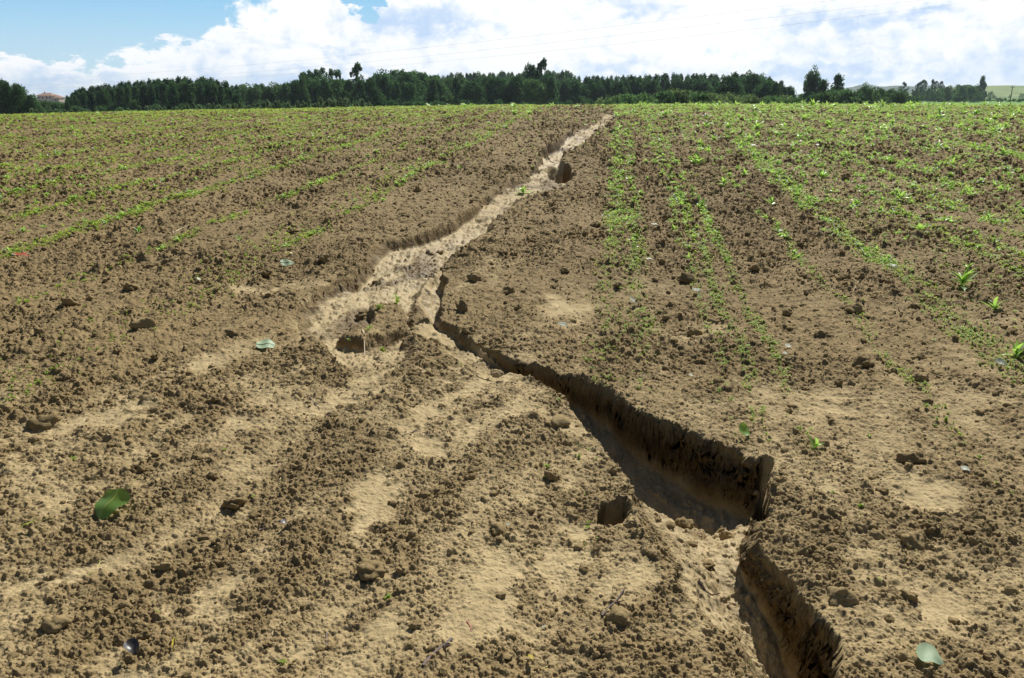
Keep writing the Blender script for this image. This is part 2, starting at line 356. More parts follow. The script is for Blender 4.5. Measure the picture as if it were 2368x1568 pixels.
def build_ground():
    az = np.concatenate([np.radians(np.arange(-43, 43, .062)), np.radians(np.arange(43, 317, 3.0))])
    rr = [.25]
    while rr[-1] < 5000:
        r = rr[-1]
        rr.append(r + (max(.0028, r * .0013) if 1.35 < r < 4.4 else max(.0045, r * .0026) if 1.15 < r < 44 else (.05 if r <= 1.15 else r * .045)))
    rr = np.array(rr)
    A, Rr = np.meshgrid(az, rr); x = Rr * np.sin(A); y = Rr * np.cos(A)
    fine = np.degrees(A) < 43
    lod = np.where(fine & (Rr < 46), np.maximum(Rr * .0015, .004), .8)
    z, g, c, fl = height(x, y, lod, True)
    c = np.where(Rr > 44, .25, c)
    s = np.where(g > .006)
    xs, ys, zs = x[s], y[s], z[s]; am = np.clip(g[s] / .10, 0, 1) * .016 * np.clip(1.3 - 1.2 * fl[s], .1, 1) * np.clip((6.2 - Rr[s]) / 2.5, .1, 1)
    x[s] += am * (vnoise(xs + zs * 2.1, ys * 1.1 + zs * 5.3, .07, 801) + .6 * vnoise(xs * 1.2 - zs * 6.1, ys, .03, 803))
    y[s] += am * (vnoise(xs - zs * 4.7, ys + zs * 3.1, .07, 805) + .6 * vnoise(xs, ys * 1.2 + zs * 6.7, .03, 807))
    # crumbs and slumped lumps bulging from the cut walls
    wa = np.clip(1.25 - fl[s] * 1.25, 0, 1) * np.clip(g[s] / .04, 0, 1) * np.clip((7.5 - Rr[s]) / 3, .15, 1)
    al = xs * .8 - ys * .75 + .2 * zs
    bu = lumps(al, zs * 1.15 + .3 * xs, .095, 811, .25, .6, .8) * .095 * 1.05 + lumps(al, zs * 1.2 - .2 * xs, .04, 815, .25, .65, .85) * .04 * 1.2
    x[s] -= .8 * bu * wa; y[s] -= .5 * bu * wa
    n, mcol = len(rr), len(az)
    V = np.stack([x, y, z], -1).reshape(-1, 3)
    i = np.arange(n - 1)[:, None] * mcol; j = np.arange(mcol)[None]; j2 = (j + 1) % mcol
    Q = np.stack([i + j, i + mcol + j, i + mcol + j2, i + j2], -1).reshape(-1, 4)
    Q = Q[:, ::-1]
    me = mesh_np('ground', V, Q)
    for nm, a in (('silt', c), ('wet_shade', np.clip((g - .025) / .09, 0, 1))):  # second mask: damp gloss, and shade painted on the cut walls
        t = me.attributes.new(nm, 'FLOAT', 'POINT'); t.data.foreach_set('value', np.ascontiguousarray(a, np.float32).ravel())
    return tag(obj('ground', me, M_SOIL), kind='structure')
build_ground()
def hz(x, y):                           # ground height at single points
    x = np.atleast_1d(np.asarray(x, float)); y = np.atleast_1d(np.asarray(y, float))
    return height(x, y, np.maximum(np.hypot(x, y) * .0015, .004))

# ------------------------------------------------------------------ clods
def ico(sub):
    import bmesh
    bm = bmesh.new(); bmesh.ops.create_icosphere(bm, subdivisions=sub, radius=1)
    V = np.array([v.co[:] for v in bm.verts]); T = np.array([[v.index for v in f.verts] for f in bm.faces]); bm.free(); return V, T
def n3(V, sc, seed):
    return (vnoise(V[:, 0] + 7, V[:, 1] + V[:, 2] * .37, sc, seed) + vnoise(V[:, 1] - 3, V[:, 2] + V[:, 0] * .41, sc, seed + 1) + vnoise(V[:, 2] + 5, V[:, 0] - V[:, 1] * .33, sc, seed + 2)) / 2
def clod_mesh(seed, sub):
    V, T = ico(sub); rg = np.random.default_rng(seed)
    d = .80 + .30 * n3(V, .9, seed * 9) + .16 * n3(V, .42, seed * 9 + 3)
    for _ in range(46 if sub > 3 else 14):   # crumbs baked together into one lump
        c = rg.normal(size=3); c /= np.linalg.norm(c); rad = rg.uniform(.16, .5)
        d = np.maximum(d, d + rg.uniform(.16, .52) * rad * 1.3 * np.sqrt(np.maximum(0, 1 - ((V - c) ** 2).sum(1) / rad ** 2)))
    if sub > 3: d = d + .07 * n3(V, .12, seed * 9 + 8) + .04 * n3(V, .06, seed * 9 + 12)
    for _ in range(2):                  # broken flat faces
        nrm = rg.normal(size=3); nrm /= np.linalg.norm(nrm); h = rg.uniform(.62, .9)
        p = (V * d[:, None]) @ nrm; d = np.where(p > h, d * (h + (p - h) * .25) / np.maximum(p, 1e-6), d)
    P = V * d[:, None] * np.array([1, rg.uniform(.7, 1), rg.uniform(.55, .8)])
    return mesh_np('clod', P * .5, T, sub > 3)

BIG = [clod_mesh(100 + i, 4) for i in range(8)]
SMALL = [clod_mesh(200 + i, 2) for i in range(6)]
def put_clod(x, y, s, label, group='clods lying on the tilled field', sink=.16, mesh=None):
    o = obj('soil_clod', mesh or random.choice(BIG), M_CLOD)
    z = hz(x, y)[0][0]
    o.location = (x, y, z + s * (.30 - sink)); o.rotation_euler = (random.uniform(-.4, .4), random.uniform(-.4, .4), random.uniform(0, 6.28))
    o.scale = (s, s, s * random.uniform(.85, 1.1)); return tag(o, label, 'clod', group)
# clods one can point at: pixel x, y, width in pixels
NAMED = [(97,990,48,'angular brown clod on pale silt near the left edge of the field'),
 (862,1322,78,'large two-humped clod standing alone on the pale foreground silt'),
 (1290,975,60,'rounded smooth reddish clod on the near lip of the deep trench'),
 (1015,560,26,'dark upright clod standing in the middle of the pale rill'),
 (1445,427,22,'dark round clod beside a small rosette, right of the pit in the rill'),
 (796,338,20,'dark blocky clod alone on the middle of the left slope'),
 (952,872,32,'brown clod at the pale end of the left wash'),
 (843,705,44,'ragged clod at the left end of the weedy island in the wash'),
 (1600,593,26,'dark clod on the middle of the two thin seedling rows'),
 (1612,770,34,'clod beside the long seedling row right of the trench'),
 (1650,742,28,'smaller clod up the slope from the clod beside the long seedling row'),
 (1905,775,36,'flat clod beside a dark crevice on the right slope'),
 (1826,835,42,'clod with a pale leaf lying just behind it on the right slope'),
 (2110,1060,46,'clod above the dusty pale patch on the right bank'),
 (2010,1218,40,'clod with a small weed at its foot right of the trench corner'),
 (2112,1248,62,'broad dark clod on the right bank below the dusty patch'),
 (1946,1388,80,'big overhanging clod on the right rim of the gully, lower right'),
 (2110,1388,40,'clod on the smooth right bank far from the gully rim'),
 (1640,1236,44,'low muddy lump on the lit bed of the gully'),(1600,1190,34,'muddy lump at the upper end of the lit gully bed'),(1705,1395,40,'lump at the edge of shade on the gully bed'),
 (1800,1500,60,'fallen block at the foot of the right gully wall in deep shade'),(1590,1120,44,'fallen block in the shade at the foot of the trench wall'),(1690,1130,40,'block slumped into the shaded corner of the trench'),
 (1548,1158,36,'clod on the sunlit mound inside the trench'),
 (1370,930,36,'clod jutting from the shaded far wall of the trench'),
 (340,765,52,'clod lump on the lower left slope above the first pale patch'),
 (540,782,32,'clod on the left slope, left of the silvery upturned leaf'),
 (960,1448,30,'dark round clod in the middle foreground'),
 (1270,1095,30,'clod on the near bank beside a tiny weed'),
 (1905,1530,90,'broad clod block hanging at the right rim in the bottom corner'),
 (1400,1500,40,'clod in the foreground above the yellow curled leaf')]
px_m = lambda px, x, y: px / F * math.hypot(x, y)
for px, py, wd, lab in NAMED:
    x, y = gp(px, py); put_clod(float(x), float(y), px_m(wd, x, y) * 1.05, lab, sink=.25)
N_CLOD = 215
cand = 0
while cand < N_CLOD:
    px, py = random.uniform(-20, 2390), 255 + 1250 * random.random() ** 1.5
    x, y = map(float, gp(px, py))
    if math.isnan(x): continue
    g, c = (float(v[0]) for v in hz(x, y)[1:])
    if g > .01 or c > .5 or random.random() < c: continue
    r = math.hypot(x, y); s = (.03 + .085 * random.random() ** 2.6) * min(1, .45 + r / 9) + min(r, 20) * .0012
    put_clod(x, y, s, 'plain brown soil clod on the tilled field, one of very many alike'); cand += 1

# crumbs: everything smaller, too many to count
def scatter(name, sources, P, scale, rot, idx, label):
    me = bpy.data.meshes.new(name); me.vertices.add(len(P)); me.vertices.foreach_set('co', np.ascontiguousarray(P, np.float32).ravel())
    def put(n, ty, key, a): t = me.attributes.new(n, ty, 'POINT'); t.data.foreach_set(key, np.ascontiguousarray(a).ravel())
    put('scl', 'FLOAT', 'value', scale.astype(np.float32)); put('rot', 'FLOAT_VECTOR', 'vector', rot.astype(np.float32)); put('idx', 'INT', 'value', idx.astype(np.int32))
    o = tag(obj(name, me), label, kind='stuff')
    ng = bpy.data.node_groups.new(name, 'GeometryNodeTree'); ng.interface.new_socket('Geometry', in_out='INPUT', socket_type='NodeSocketGeometry'); ng.interface.new_socket('Geometry', in_out='OUTPUT', socket_type='NodeSocketGeometry')
    N = ng.nodes; L = ng.links; gi = N.new('NodeGroupInput'); go = N.new('NodeGroupOutput')
    j = N.new('GeometryNodeJoinGeometry')
    for s in reversed(sources):
        oi = N.new('GeometryNodeObjectInfo'); oi.transform_space = 'ORIGINAL'; oi.inputs['Object'].default_value = s
        g2 = N.new('GeometryNodeGeometryToInstance'); L.new(oi.outputs['Geometry'], g2.inputs[0]); L.new(g2.outputs[0], j.inputs[0])
    ip = N.new('GeometryNodeInstanceOnPoints'); L.new(gi.outputs[0], ip.inputs['Points']); L.new(j.outputs[0], ip.inputs['Instance']); ip.inputs['Pick Instance'].default_value = True
    def named(n, ty):
        a = N.new('GeometryNodeInputNamedAttribute'); a.data_type = ty; a.inputs['Name'].default_value = n; return a.outputs[0]
    L.new(named('idx', 'INT'), ip.inputs['Instance Index']); L.new(named('rot', 'FLOAT_VECTOR'), ip.inputs['Rotation']); L.new(named('scl', 'FLOAT'), ip.inputs['Scale'])
    L.new(ip.outputs[0], go.inputs[0])
    md = o.modifiers.new('scatter', 'NODES'); md.node_group = ng
    return o
def polar(n, r0, r1, a=41):
    r = np.exp(RNG.uniform(math.log(r0), math.log(r1), n)); t = np.radians(RNG.uniform(-a, a, n)); return r * np.sin(t), r * np.cos(t), r
seeds = []
for i, (px, py) in enumerate(((700, 1400), (520, 1500), (300, 1400), (930, 1300), (180, 1120), (2200, 1360))):
    x, y = map(float, gp(px, py)); seeds.append(put_clod(x, y, .022, 'tiny round soil crumb in the near foreground, one of very many alike', 'crumbs in the foreground', mesh=SMALL[i]))
def build_crumbs(n=190000):
    x, y, r = polar(n, 1.25, 40); x2, y2, r2 = polar(int(n * .6), 6, 40); x, y, r = np.r_[x, x2], np.r_[y, y2], np.r_[r, r2]; n = len(x)
    z, g, c = height(x, y, np.maximum(r * .0015, .004))
    cal = np.clip(.62 + .8 * vnoise(x, y, .9, 480) + .4 * vnoise(x, y, .33, 481) + .3 * np.clip(x - .4, 0, 1), .3, 1.2)
    keep = RNG.random(n) < np.clip(1.08 - 1.02 * c, .07, 1) * cal * np.clip(.82 + (r - 2) / 12, .75, 1) * np.where(g > .01, .35, 1) * np.clip(1.25 - r / 60, .3, 1)
    x, y, z, r, g = x[keep], y[keep], z[keep], r[keep], g[keep]; n = len(x)
    s = np.maximum(.0055, r * np.where(r > 6, .0015, .0019)) * RNG.random(n) ** (-1 / 2.5); s = np.minimum(s, .035 + .0028 * np.minimum(r, 16))
    P = np.stack([x, y, z - s * (.06 - .10 * np.clip((r - 4) / 8, 0, 1))], 1)
    rot = np.stack([RNG.uniform(-.5, .5, n), RNG.uniform(-.5, .5, n), RNG.uniform(0, 6.28, n)], 1)
    scatter('soil_crumbs', seeds, P, s * 1.15, rot, RNG.integers(0, len(seeds), n), 'loose brown crumbs of tilled soil covering the field')
build_crumbs()

# ------------------------------------------------------------------ plants and small litter
def leaf_mat(name, col, trans, rough=.45, mixf=.45, spec=.5, var=.25):
    m, nt, b = material(name)
    oi = nt.nodes.new('ShaderNodeObjectInfo'); geo = nt.nodes.new('ShaderNodeNewGeometry')
    f = X(oi.outputs['Random']) * .6 + noise(geo.outputs['Position'], 30, 3) * .5
    nt.links.new(mixc(sstep(f, .15, .85), tuple(v * (1 - var) for v in col), tuple(min(1, v * (1 + var)) for v in col)), b.inputs['Base Color'])
    b.inputs['Roughness'].default_value = rough; b.inputs['Specular IOR Level'].default_value = spec
    t = nt.nodes.new('ShaderNodeBsdfTranslucent'); t.inputs['Color'].default_value = (*trans, 1)
    mx = nt.nodes.new('ShaderNodeMixShader'); mx.inputs[0].default_value = mixf
    nt.links.new(b.outputs[0], mx.inputs[1]); nt.links.new(t.outputs[0], mx.inputs[2]); nt.links.new(mx.outputs[0], nt.nodes['Material Output'].inputs[0])
    return m
M_WEED = leaf_mat('weed_leaf', (.15, .28, .075), (.44, .68, .12), .36, .5, .6)
M_SEED = leaf_mat('seedling_leaf', (.24, .34, .055), (.60, .74, .11), .5, .5, .3)
M_POPLAR = leaf_mat('poplar_leaf_green', (.13, .25, .05), (.34, .54, .07), .34, .40, .5)
M_SILVER = leaf_mat('poplar_leaf_underside', (.34, .44, .29), (.42, .54, .30), .55, .28, .18)
M_PALE = leaf_mat('dry_pale_leaf', (.46, .49, .39), (.45, .48, .34), .55, .25, .2)
M_YELLOW = leaf_mat('yellow_leaf', (.50, .40, .06), (.6, .5, .08), .4, .3, .4)
M_DARK = leaf_mat('withered_leaf', (.07, .06, .06), (.06, .05, .05), .4, .1, .6)
M_STEM = leaf_mat('yellow_stalk', (.50, .46, .14), (.5, .5, .15), .5, .1, .4)
M_STRAW = leaf_mat('straw', (.50, .40, .24), (.5, .42, .25), .6, .1, .3)
M_TWIG = leaf_mat('twig_bark', (.13, .095, .085), (.1, .08, .07), .7, .02, .3)
M_RED = leaf_mat('red_scrap', (.55, .10, .06), (.5, .1, .06), .4, .1, .5)

def tube(pts, r0, r1, n=7):
    pts = [Vector(p) for p in pts]; V = []; Q = []
    for i, p in enumerate(pts):
        d = (pts[min(i + 1, len(pts) - 1)] - pts[max(i - 1, 0)]).normalized()
        a = d.orthogonal().normalized(); b = d.cross(a); r = r0 + (r1 - r0) * i / (len(pts) - 1)
        for k in range(n):
            t = 2 * math.pi * k / n; V.append(p + (a * math.cos(t) + b * math.sin(t)) * r)
    for i in range(len(pts) - 1):
        for k in range(n): Q.append((i * n + k, i * n + (k + 1) % n, (i + 1) * n + (k + 1) % n, (i + 1) * n + k))
    return np.array([v[:] for v in V]), np.array(Q)
def blade(L, W, up, bend, fold, yaw, shape='lance', n=7, roll=0.):
    """one leaf blade: quads; grows from the origin at angle `up` above level and bends down by `bend` along its length"""
    V = []; Q = []; x = z = 0.; a = up; ds = L / (n - 1)
    for i in range(n):
        t = i / (n - 1)
        if shape == 'lance': w = W * (math.sin(math.pi * (t * .92 + .08) ** .85) * .95 + .05)
        elif shape == 'delta': w = W * max(0, math.sin(math.pi * max(t, .012) ** .58)) ** .85 + 1e-4
        else: w = W * math.sqrt(max(0, 1 - (2 * t - 1) ** 2)) + 1e-4
        for k in (-1, -.5, 0, .5, 1):
            yy = k * w * math.cos(fold); dz = abs(k) * w * math.sin(fold)
            V.append((x - math.sin(a) * dz, yy, z + math.cos(a) * dz + roll * k * w))
        x += math.cos(a) * ds; z += math.sin(a) * ds; a -= bend / (n - 1)
    for i in range(n - 1):
        for k in range(4): q = i * 5 + k; Q.append((q, q + 1, q + 6, q + 5))
    V = np.array(V); c, s = math.cos(yaw), math.sin(yaw)
    return np.stack([V[:, 0] * c - V[:, 1] * s, V[:, 0] * s + V[:, 1] * c, V[:, 2]], 1), np.array(Q)
def join(parts):
    VV = []; QQ = []; o = 0
    for V, Q in parts: VV.append(V); QQ.append(Q + o); o += len(V)
    return np.concatenate(VV), np.concatenate(QQ)

def weed_mesh(seed, nl, size, upright):
    rg = random.Random(seed); ps = []
    for i in range(nl):
        t = i / nl; up = rg.uniform(.25, .75) + upright * t; L = size * rg.uniform(.65, 1.1) * (1 - .25 * t)
        V, Q = blade(L, L * rg.uniform(.11, .17), min(up, 1.5), rg.uniform(.3, 1.1), rg.uniform(.15, .5), i * 2.4 + rg.uniform(-.3, .3), n=6)
        V[:, 2] += size * .25 * t; ps.append((V, Q))
    return mesh_np('weed', *join(ps))
def seedling_mesh(seed, n):
    rg = random.Random(seed); ps = []
    for k in range(n):
        ox, oy = rg.gauss(0, .16), rg.gauss(0, .16); h = rg.uniform(.3, 1.0)
        V, Q = tube([(ox, oy, -.1), (ox + rg.uniform(-.1, .1), oy, h)], .03, .02, 3); ps.append((V, Q))
        for i in range(rg.randint(3, 6)):
            V, Q = blade(rg.uniform(.35, .7), rg.uniform(.12, .2), rg.uniform(0, .8), rg.uniform(.1, .8), .2, rg.uniform(0, 6.28), 'round', 4)
            ps.append((V + (ox, oy, h * rg.uniform(.5, 1)), Q))
    return mesh_np('seedling', *join(ps))
WEEDS = [weed_mesh(i, n, 1, u) for i, (n, u) in enumerate(((9, .6), (12, .8), (7, .9), (14, .5), (10, 1.0), (8, .7)))]
SEEDS = [seedling_mesh(40 + i, n) for i, n in enumerate((1, 2, 3, 5, 4))]

def plant(name, me, mat, px, py, size, label, cat, group=None, xy=None):
    x, y = xy or map(float, gp(px, py)); o = obj(name, me, mat)
    o.location = (x, y, hz(x, y)[0][0] - .004); s = size; o.scale = (s, s, s); o.rotation_euler = (random.uniform(-.12, .12), random.uniform(-.12, .12), random.uniform(0, 6.28))
    return tag(o, label, cat, group)
# rosette weeds that can be told apart
for px, py, h, k, lab in ((2222,672,52,1,'largest rosette weed on the right slope, with long upright leaves'),
    (2350,828,50,4,'rosette weed at the right edge beside a white fallen leaf'),
    (2300,722,36,2,'small upright weed between the two rosettes at the right edge'),
    (1885,1030,40,2,'spiky three-leaved weed on the bare right bank'),
    (832,247,22,3,'tallest tuft of weed standing on the skyline left of the middle'),
    (1673,437,30,4,'narrow rosette standing alone on bare clods, mid right slope'),
    (1615,382,34,1,'rosette with two bright leaves between the seedling rows'),
    (1210,437,26,3,'green weed growing on the pale bed of the rill'),
    (1880,240,24,1,'bushy weed tuft on the skyline in front of the tall dark tree'),
    (2040,242,22,4,'weed tuft on the skyline left of the meadow'),
    (1750,300,30,0,'rosette with glinting leaves at the head of the long green row'),
    (1455,425,20,5,'small rosette right beside a dark round clod')):
    x, y = map(float, gp(px, max(py, 250))); plant('rosette_weed', WEEDS[k], M_WEED, px, py, px_m(h, x, y), lab, 'weed', 'weeds on the field', xy=(x, y))
n = 0
while n < 280:
    r = 34 * random.random() ** .62 + 3; a = R(random.uniform(-6, 37)) if random.random() < .93 else R(random.uniform(-36, 10))
    x, y = r * math.sin(a), r * math.cos(a); w, l = rowc(x, y)
    p = max(0, min(1, (r - 4.5) / 12)) * (.15 + .85 * min(1, max(0, (w - .3) / 2.2))) + (.35 if abs(w - 2.15) < .25 and r > 5 else 0)
    if random.random() > p or hz(x, y)[1][0] > .01: continue
    plant('rosette_weed', random.choice(WEEDS), M_WEED, 0, 0, random.uniform(.09, .17) * (.65 + min(r, 26) / 26 * .9), 'small lance-leaved rosette weed on the right slope, one of very many alike', 'weed', 'rosettes scattered over the right slope', xy=(x, y)); n += 1
# little broad-leaved weeds in the foreground
small = []
for px, py, s, k, lab in ((895,1378,36,3,'small green weed in the middle foreground below the two-humped clod'),(655,1527,32,4,'dark green weed at the bottom edge of the field'),
    (520,1047,20,2,'tiny weed left of the middle, between pale patches'),(170,1068,26,2,'weed on clods near the left edge above the green poplar leaf'),
    (1066,840,22,1,'tiny weed on silt left of the head of the trench'),(1266,1078,26,3,'weed on the near bank beside a clod'),(1262,1102,24,4,'lower weed on the near bank beside a clod'),
    (918,694,46,4,'leafy weed on the upper right corner of the island'),(880,712,36,3,'weed in the middle of the island'),(853,762,34,2,'weed at the front edge of the island'),
    (884,787,30,3,'weed on pale silt in front of the island'),(806,778,24,1,'weed at the left foot of the island'),(1448,1185,24,0,'sprig at the lip of the niche beside the trench'),
    (1290,925,26,2,'weed at the left lip of the trench'),(2012,1000,24,1,'weed on the right bank beside a clod in the corner of the slope'),(1690,925,26,4,'weed at the end of the long seedling row'),
    (1735,1500,22,1,'sprig on the gully floor at the bottom of the picture'),(360,1402,20,2,'tiny bluish weed in the left foreground'),(1990,1165,26,3,'bluish weed at the foot of the clod right of the trench corner'),
    (585,1142,22,1,'pale little weed on the left silt'),(1340,1050,24,3,'weed on the rim of the near bank'),(1360,1030,20,2,'second weed on the rim of the near bank')):
    x, y = map(float, gp(px, py)); small.append(plant('small_weed', SEEDS[k], M_SEED, px, py, px_m(s, x, y) * .52, lab, 'weed', 'small weeds on the soil', xy=(x, y)))
srcs = [small[i] for i in (12, 4, 2, 0, 1)] + [bpy.data.objects['rosette_weed'], bpy.data.objects['rosette_weed.003'], bpy.data.objects['rosette_weed.004']]
def build_cover(n=430000):
    x, y, r = polar(n, 2.2, 38.5); w, l = rowc(x, y)
    d = np.zeros(n)
    rows = [(-5.12, .11, 1.5), (-3.9, .07, 1.1), (-2.8, .07, 1.1), (-3.05, .2, .25), (.55, .03, .8), (.67, .035, 1.6), (.84, .035, 1.4), (2.02, .10, 1.6), (-.05, .08, 1.2), (.15, .06, .8), (2.9, .05, .9), (3.2, .05, .9), (-6.3, .10, 1.1), (-7.4, .12, 1.1),
            (-8.6, .16, 1.1), (-9.9, .16, 1.1), (-11.2, .16, 1.2), (-12.6, .2, 1.2), (4.1, .08, .9), (5.2, .1, .9), (1.45, .04, .6), (3.55, .06, .8), (6.3, .12, 1.), (7.5, .12, 1.), (8.8, .14, 1.), (10., .16, 1.)]
    w2 = w + .05 * vnoise(x, y, .7, 610) - np.where(w > 1.6, .75 * np.clip((l - 9) / 18, 0, 1) * np.exp(-((w - 2.3) / .6) ** 2), 0)
    patchy = np.clip(.72 + .55 * vnoise(x, y, .9, 600) + .6 * vnoise(x, y, .22, 601), 0, 1.5)
    for c0, sg, k in rows:
        fade = np.clip((r - 4.0) / 5, .22, 1) if c0 < 0 else np.clip((r - 2.9) / 3.0, .03, 1)
        d = np.maximum(d, k * np.exp(-((w2 - c0) / sg) ** 2) * fade)
    bgk = np.clip((r - 10) / 20, 0, 1) * np.where(w > .3, .45, .40) + np.where(w < -5.3, np.clip((r - 6) / 16, 0, 1) * .30, 0) + np.clip((r - 24) / 8, 0, 1) * .55
    bgk = bgk + np.where(w > 2.2, .22, 0) * np.clip((r - 4) / 6, 0, 1)
    dens = (d * 1.15 + bgk * .95) * patchy
    dens = np.where((w > -2.5) & (w < -.35) & (r > 3), dens * .35, dens)
    z, g, c = height(x, y, np.maximum(r * .0015, .004))
    dens = dens * np.where(g > .01, .02, 1) * np.clip(r / 9, .75, 1) * np.clip((r - 2.9) / 1.5, .02, 1)
    keep = RNG.random(n) < dens
    x, y, z, r = x[keep], y[keep], z[keep], r[keep]; n = len(x)
    s = RNG.uniform(.014, .034, n) * np.clip(r / 8, .62, 1) * (1 + np.clip((r - 6) / 24, 0, 1) * .9)
    P = np.stack([x, y, z], 1); rot = np.stack([RNG.uniform(-.2, .2, n), RNG.uniform(-.2, .2, n), RNG.uniform(0, 6.28, n)], 1)
    idx = RNG.integers(0, 5, n); ww = rowc(x, y)[0]
    up = (RNG.random(n) < np.where(ww > -.2, .16, .05) * np.clip((r - 6) / 8, 0, 1)); idx = np.where(up, 5 + RNG.integers(0, 3, n), idx); s = np.where(up, s * 1.1 + .035, s)
    scatter('seedling_cover', srcs, P, s, rot, idx, 'yellow-green seedlings in thin drill rows and patches over the field')
build_cover()

# fallen leaves
def fallen(px, py, wpx, mat, label, yaw, shape='delta', tilt=(0, 0), curl=.5, fold=.12, stalk=None, lift=.3, ratio=.46, name='fallen_leaf', smat=None):
    x, y = map(float, gp(px, py)); L = px_m(wpx, x, y) * (.72 if mat is M_PALE else 1)
    V, Q = blade(L, L * ratio, .0, curl, fold, 0, shape, 15); V[:, 0] -= L * .45
    V[:, 2] += .04 * L * np.sin(V[:, 0] / L * 9) + .03 * L * np.sin(V[:, 1] / L * 14 + 1)
    V[:, 2] -= V[:, 2].min()
    o = obj(name, mesh_np(name, V, Q), mat); tag(o, label, 'leaf', 'fallen leaves on the field')
    zz = height(np.array([x, x + L * .3, x - L * .3]), np.array([y, y, y]), np.full(3, .005))[0].max()
    o.location = (x, y, zz + L * lift * .1); o.rotation_euler = (tilt[0], tilt[1], yaw)
    if L > .07 and mat in (M_POPLAR, M_SILVER):
        mid = V[2::5]; obj('midrib', mesh_np('midrib', *tube([tuple(p + np.array([0, 0, L * .006])) for p in mid[:-1]], L * .010, L * .004, 5)), M_STEM, o)
    if stalk:
        k = 8; pts = [(-L * .45 - stalk * L * i / k, L * .25 * stalk * math.sin(i / k * 2.) * .5, .012 * L + L * .12 * stalk * math.sin(i / k * 3.1)) for i in range(k + 1)]
        obj('petiole', mesh_np('petiole', *tube(pts, L * .012, L * .009, 6)), smat or M_STEM, o)
    return o
fallen(262,1180,84,M_POPLAR,'green heart-shaped poplar leaf with a yellow stalk, left foreground',R(-112),'delta',(.12,.42),.30,-.06,.62,1.6,.56)
fallen(613,808,44,M_SILVER,'silvery upturned poplar leaf lying on clods left of the wash',R(10),'round',(.35,0),.2,.05,None,1.2,.40)
fallen(664,617,32,M_SILVER,'pale green triangular leaf tilted on the left slope',R(25),'delta',(.5,0),.3,.05,.4,1.2,.40)
fallen(668,592,18,M_YELLOW,'small yellow-green leaf just behind the pale triangular leaf',R(5),'lance',(.3,0),.3,.1,None,.6,.2)
fallen(460,652,18,M_PALE,'tiny white leaf scrap on the left slope',R(60),'round',(.4,.2),.4,.1,None,1,.4)
fallen(1462,710,36,M_PALE,'white crumpled leaf with a yellow stalk right of the wash',R(20),'delta',(.4,.2),1.2,.35,.9,.8,.45)
fallen(1303,758,38,M_PALE,'curled white and green leaf above the head of the trench',R(-5),'lance',(.4,0),.9,.3,.3,.8,.25)
fallen(1612,674,34,M_PALE,'white leaf lying between the two thin seedling rows',R(-25),'lance',(.3,0),.6,.2,None,.6,.22)
fallen(1500,610,26,M_PALE,'flat white leaf above the crumpled white one',R(5),'lance',(.2,0),.3,.1,None,.5,.2)
fallen(1513,535,24,M_PALE,'white leaf highest on the slope left of the seedling rows',R(0),'lance',(.2,0),.3,.1,None,.5,.22)
fallen(1718,1002,40,M_POPLAR,'green curled leaf propped on the right rim of the trench',R(10),'delta',(.7,.1),.9,.3,None,1.5,.45)
fallen(2312,853,36,M_PALE,'white folded leaf beside the rosette at the right edge',R(-25),'delta',(.4,.1),.7,.3,None,.8,.4)
fallen(2143,1543,62,M_SILVER,'large pale green leaf with a stalk at the bottom right',R(-35),'delta',(.15,.1),.3,.10,.8,.9,.5)
fallen(2229,1096,28,M_PALE,'small white leaf beyond the dusty patch on the right bank',R(-20),'round',(.3,0),.4,.2,None,.6,.35)
fallen(1742,343,20,M_PALE,'bright leaf glinting near the head of the long green row',R(0),'round',(.3,0),.3,.1,None,1,.35)
fallen(2065,628,28,M_PALE,'white leaf on the long green row of the right slope',R(-15),'lance',(.3,0),.5,.1,None,.8,.25)
fallen(1822,798,24,M_PALE,'greenish white leaf behind a clod on the right slope',R(10),'round',(.4,0),.4,.1,None,.6,.4)
fallen(1815,822,28,M_PALE,'folded leaf just in front of the greenish white one',R(15),'lance',(.2,0),.6,.4,.4,.5,.2)
fallen(1598,866,22,M_PALE,'small curled leaf with a yellow stalk on the right bank above the trench',R(20),'lance',(.4,0),.9,.3,.6,.8,.28)
fallen(1800,538,30,M_PALE,'flat pale leaf on the silt patch of the right slope',R(0),'lance',(.2,0),.2,.1,None,.4,.2)
fallen(403,1490,40,M_YELLOW,'rolled yellow leaf with a long stalk in the left foreground',R(-75),'lance',(.1,.1),.4,1.15,.9,.4,.20)
fallen(308,1506,44,M_DARK,'withered dark leaf crumpled on the soil in the left foreground',R(-30),'delta',(.2,.3),1.3,.5,None,.5,.42)
fallen(1224,1528,48,M_YELLOW,'yellow-green curled leaf with a stalk at the bottom middle',R(100),'lance',(.2,0),1.0,.6,.8,.5,.16)
fallen(66,1224,44,M_SEED,'narrow green blade with a bent yellow stalk at the left edge',R(235),'lance',(.1,0),.4,.5,.7,.8,.10)
fallen(1890,345,18,M_PALE,'glinting leaf left of the bare strip high on the right slope',R(0),'round',(.3,0),.3,.1,None,1,.35)
fallen(657,1222,26,M_DARK,'purplish dark leaf scrap in the left-middle foreground',R(40),'round',(.3,.2),1.,.4,None,.5,.35)
fallen(1488,880,26,M_PALE,'curled dry white shred on the bank above the trench',R(35),'lance',(.3,0),1.2,.6,None,.6,.14)
fallen(1258,1447,24,M_PALE,'white narrow leaf lying in the foreground between two twigs',R(25),'lance',(.2,0),.3,.3,None,.5,.14)
fallen(1175,1213,18,M_PALE,'small white scrap on the big pale silt patch',R(-20),'round',(.3,0),.4,.2,None,.5,.35)
fallen(52,599,30,M_RED,'red and white narrow scrap on clods at the left edge',R(-5),'lance',(.3,0),.3,.3,None,.8,.12,'litter_scrap')['category'] = 'scrap'
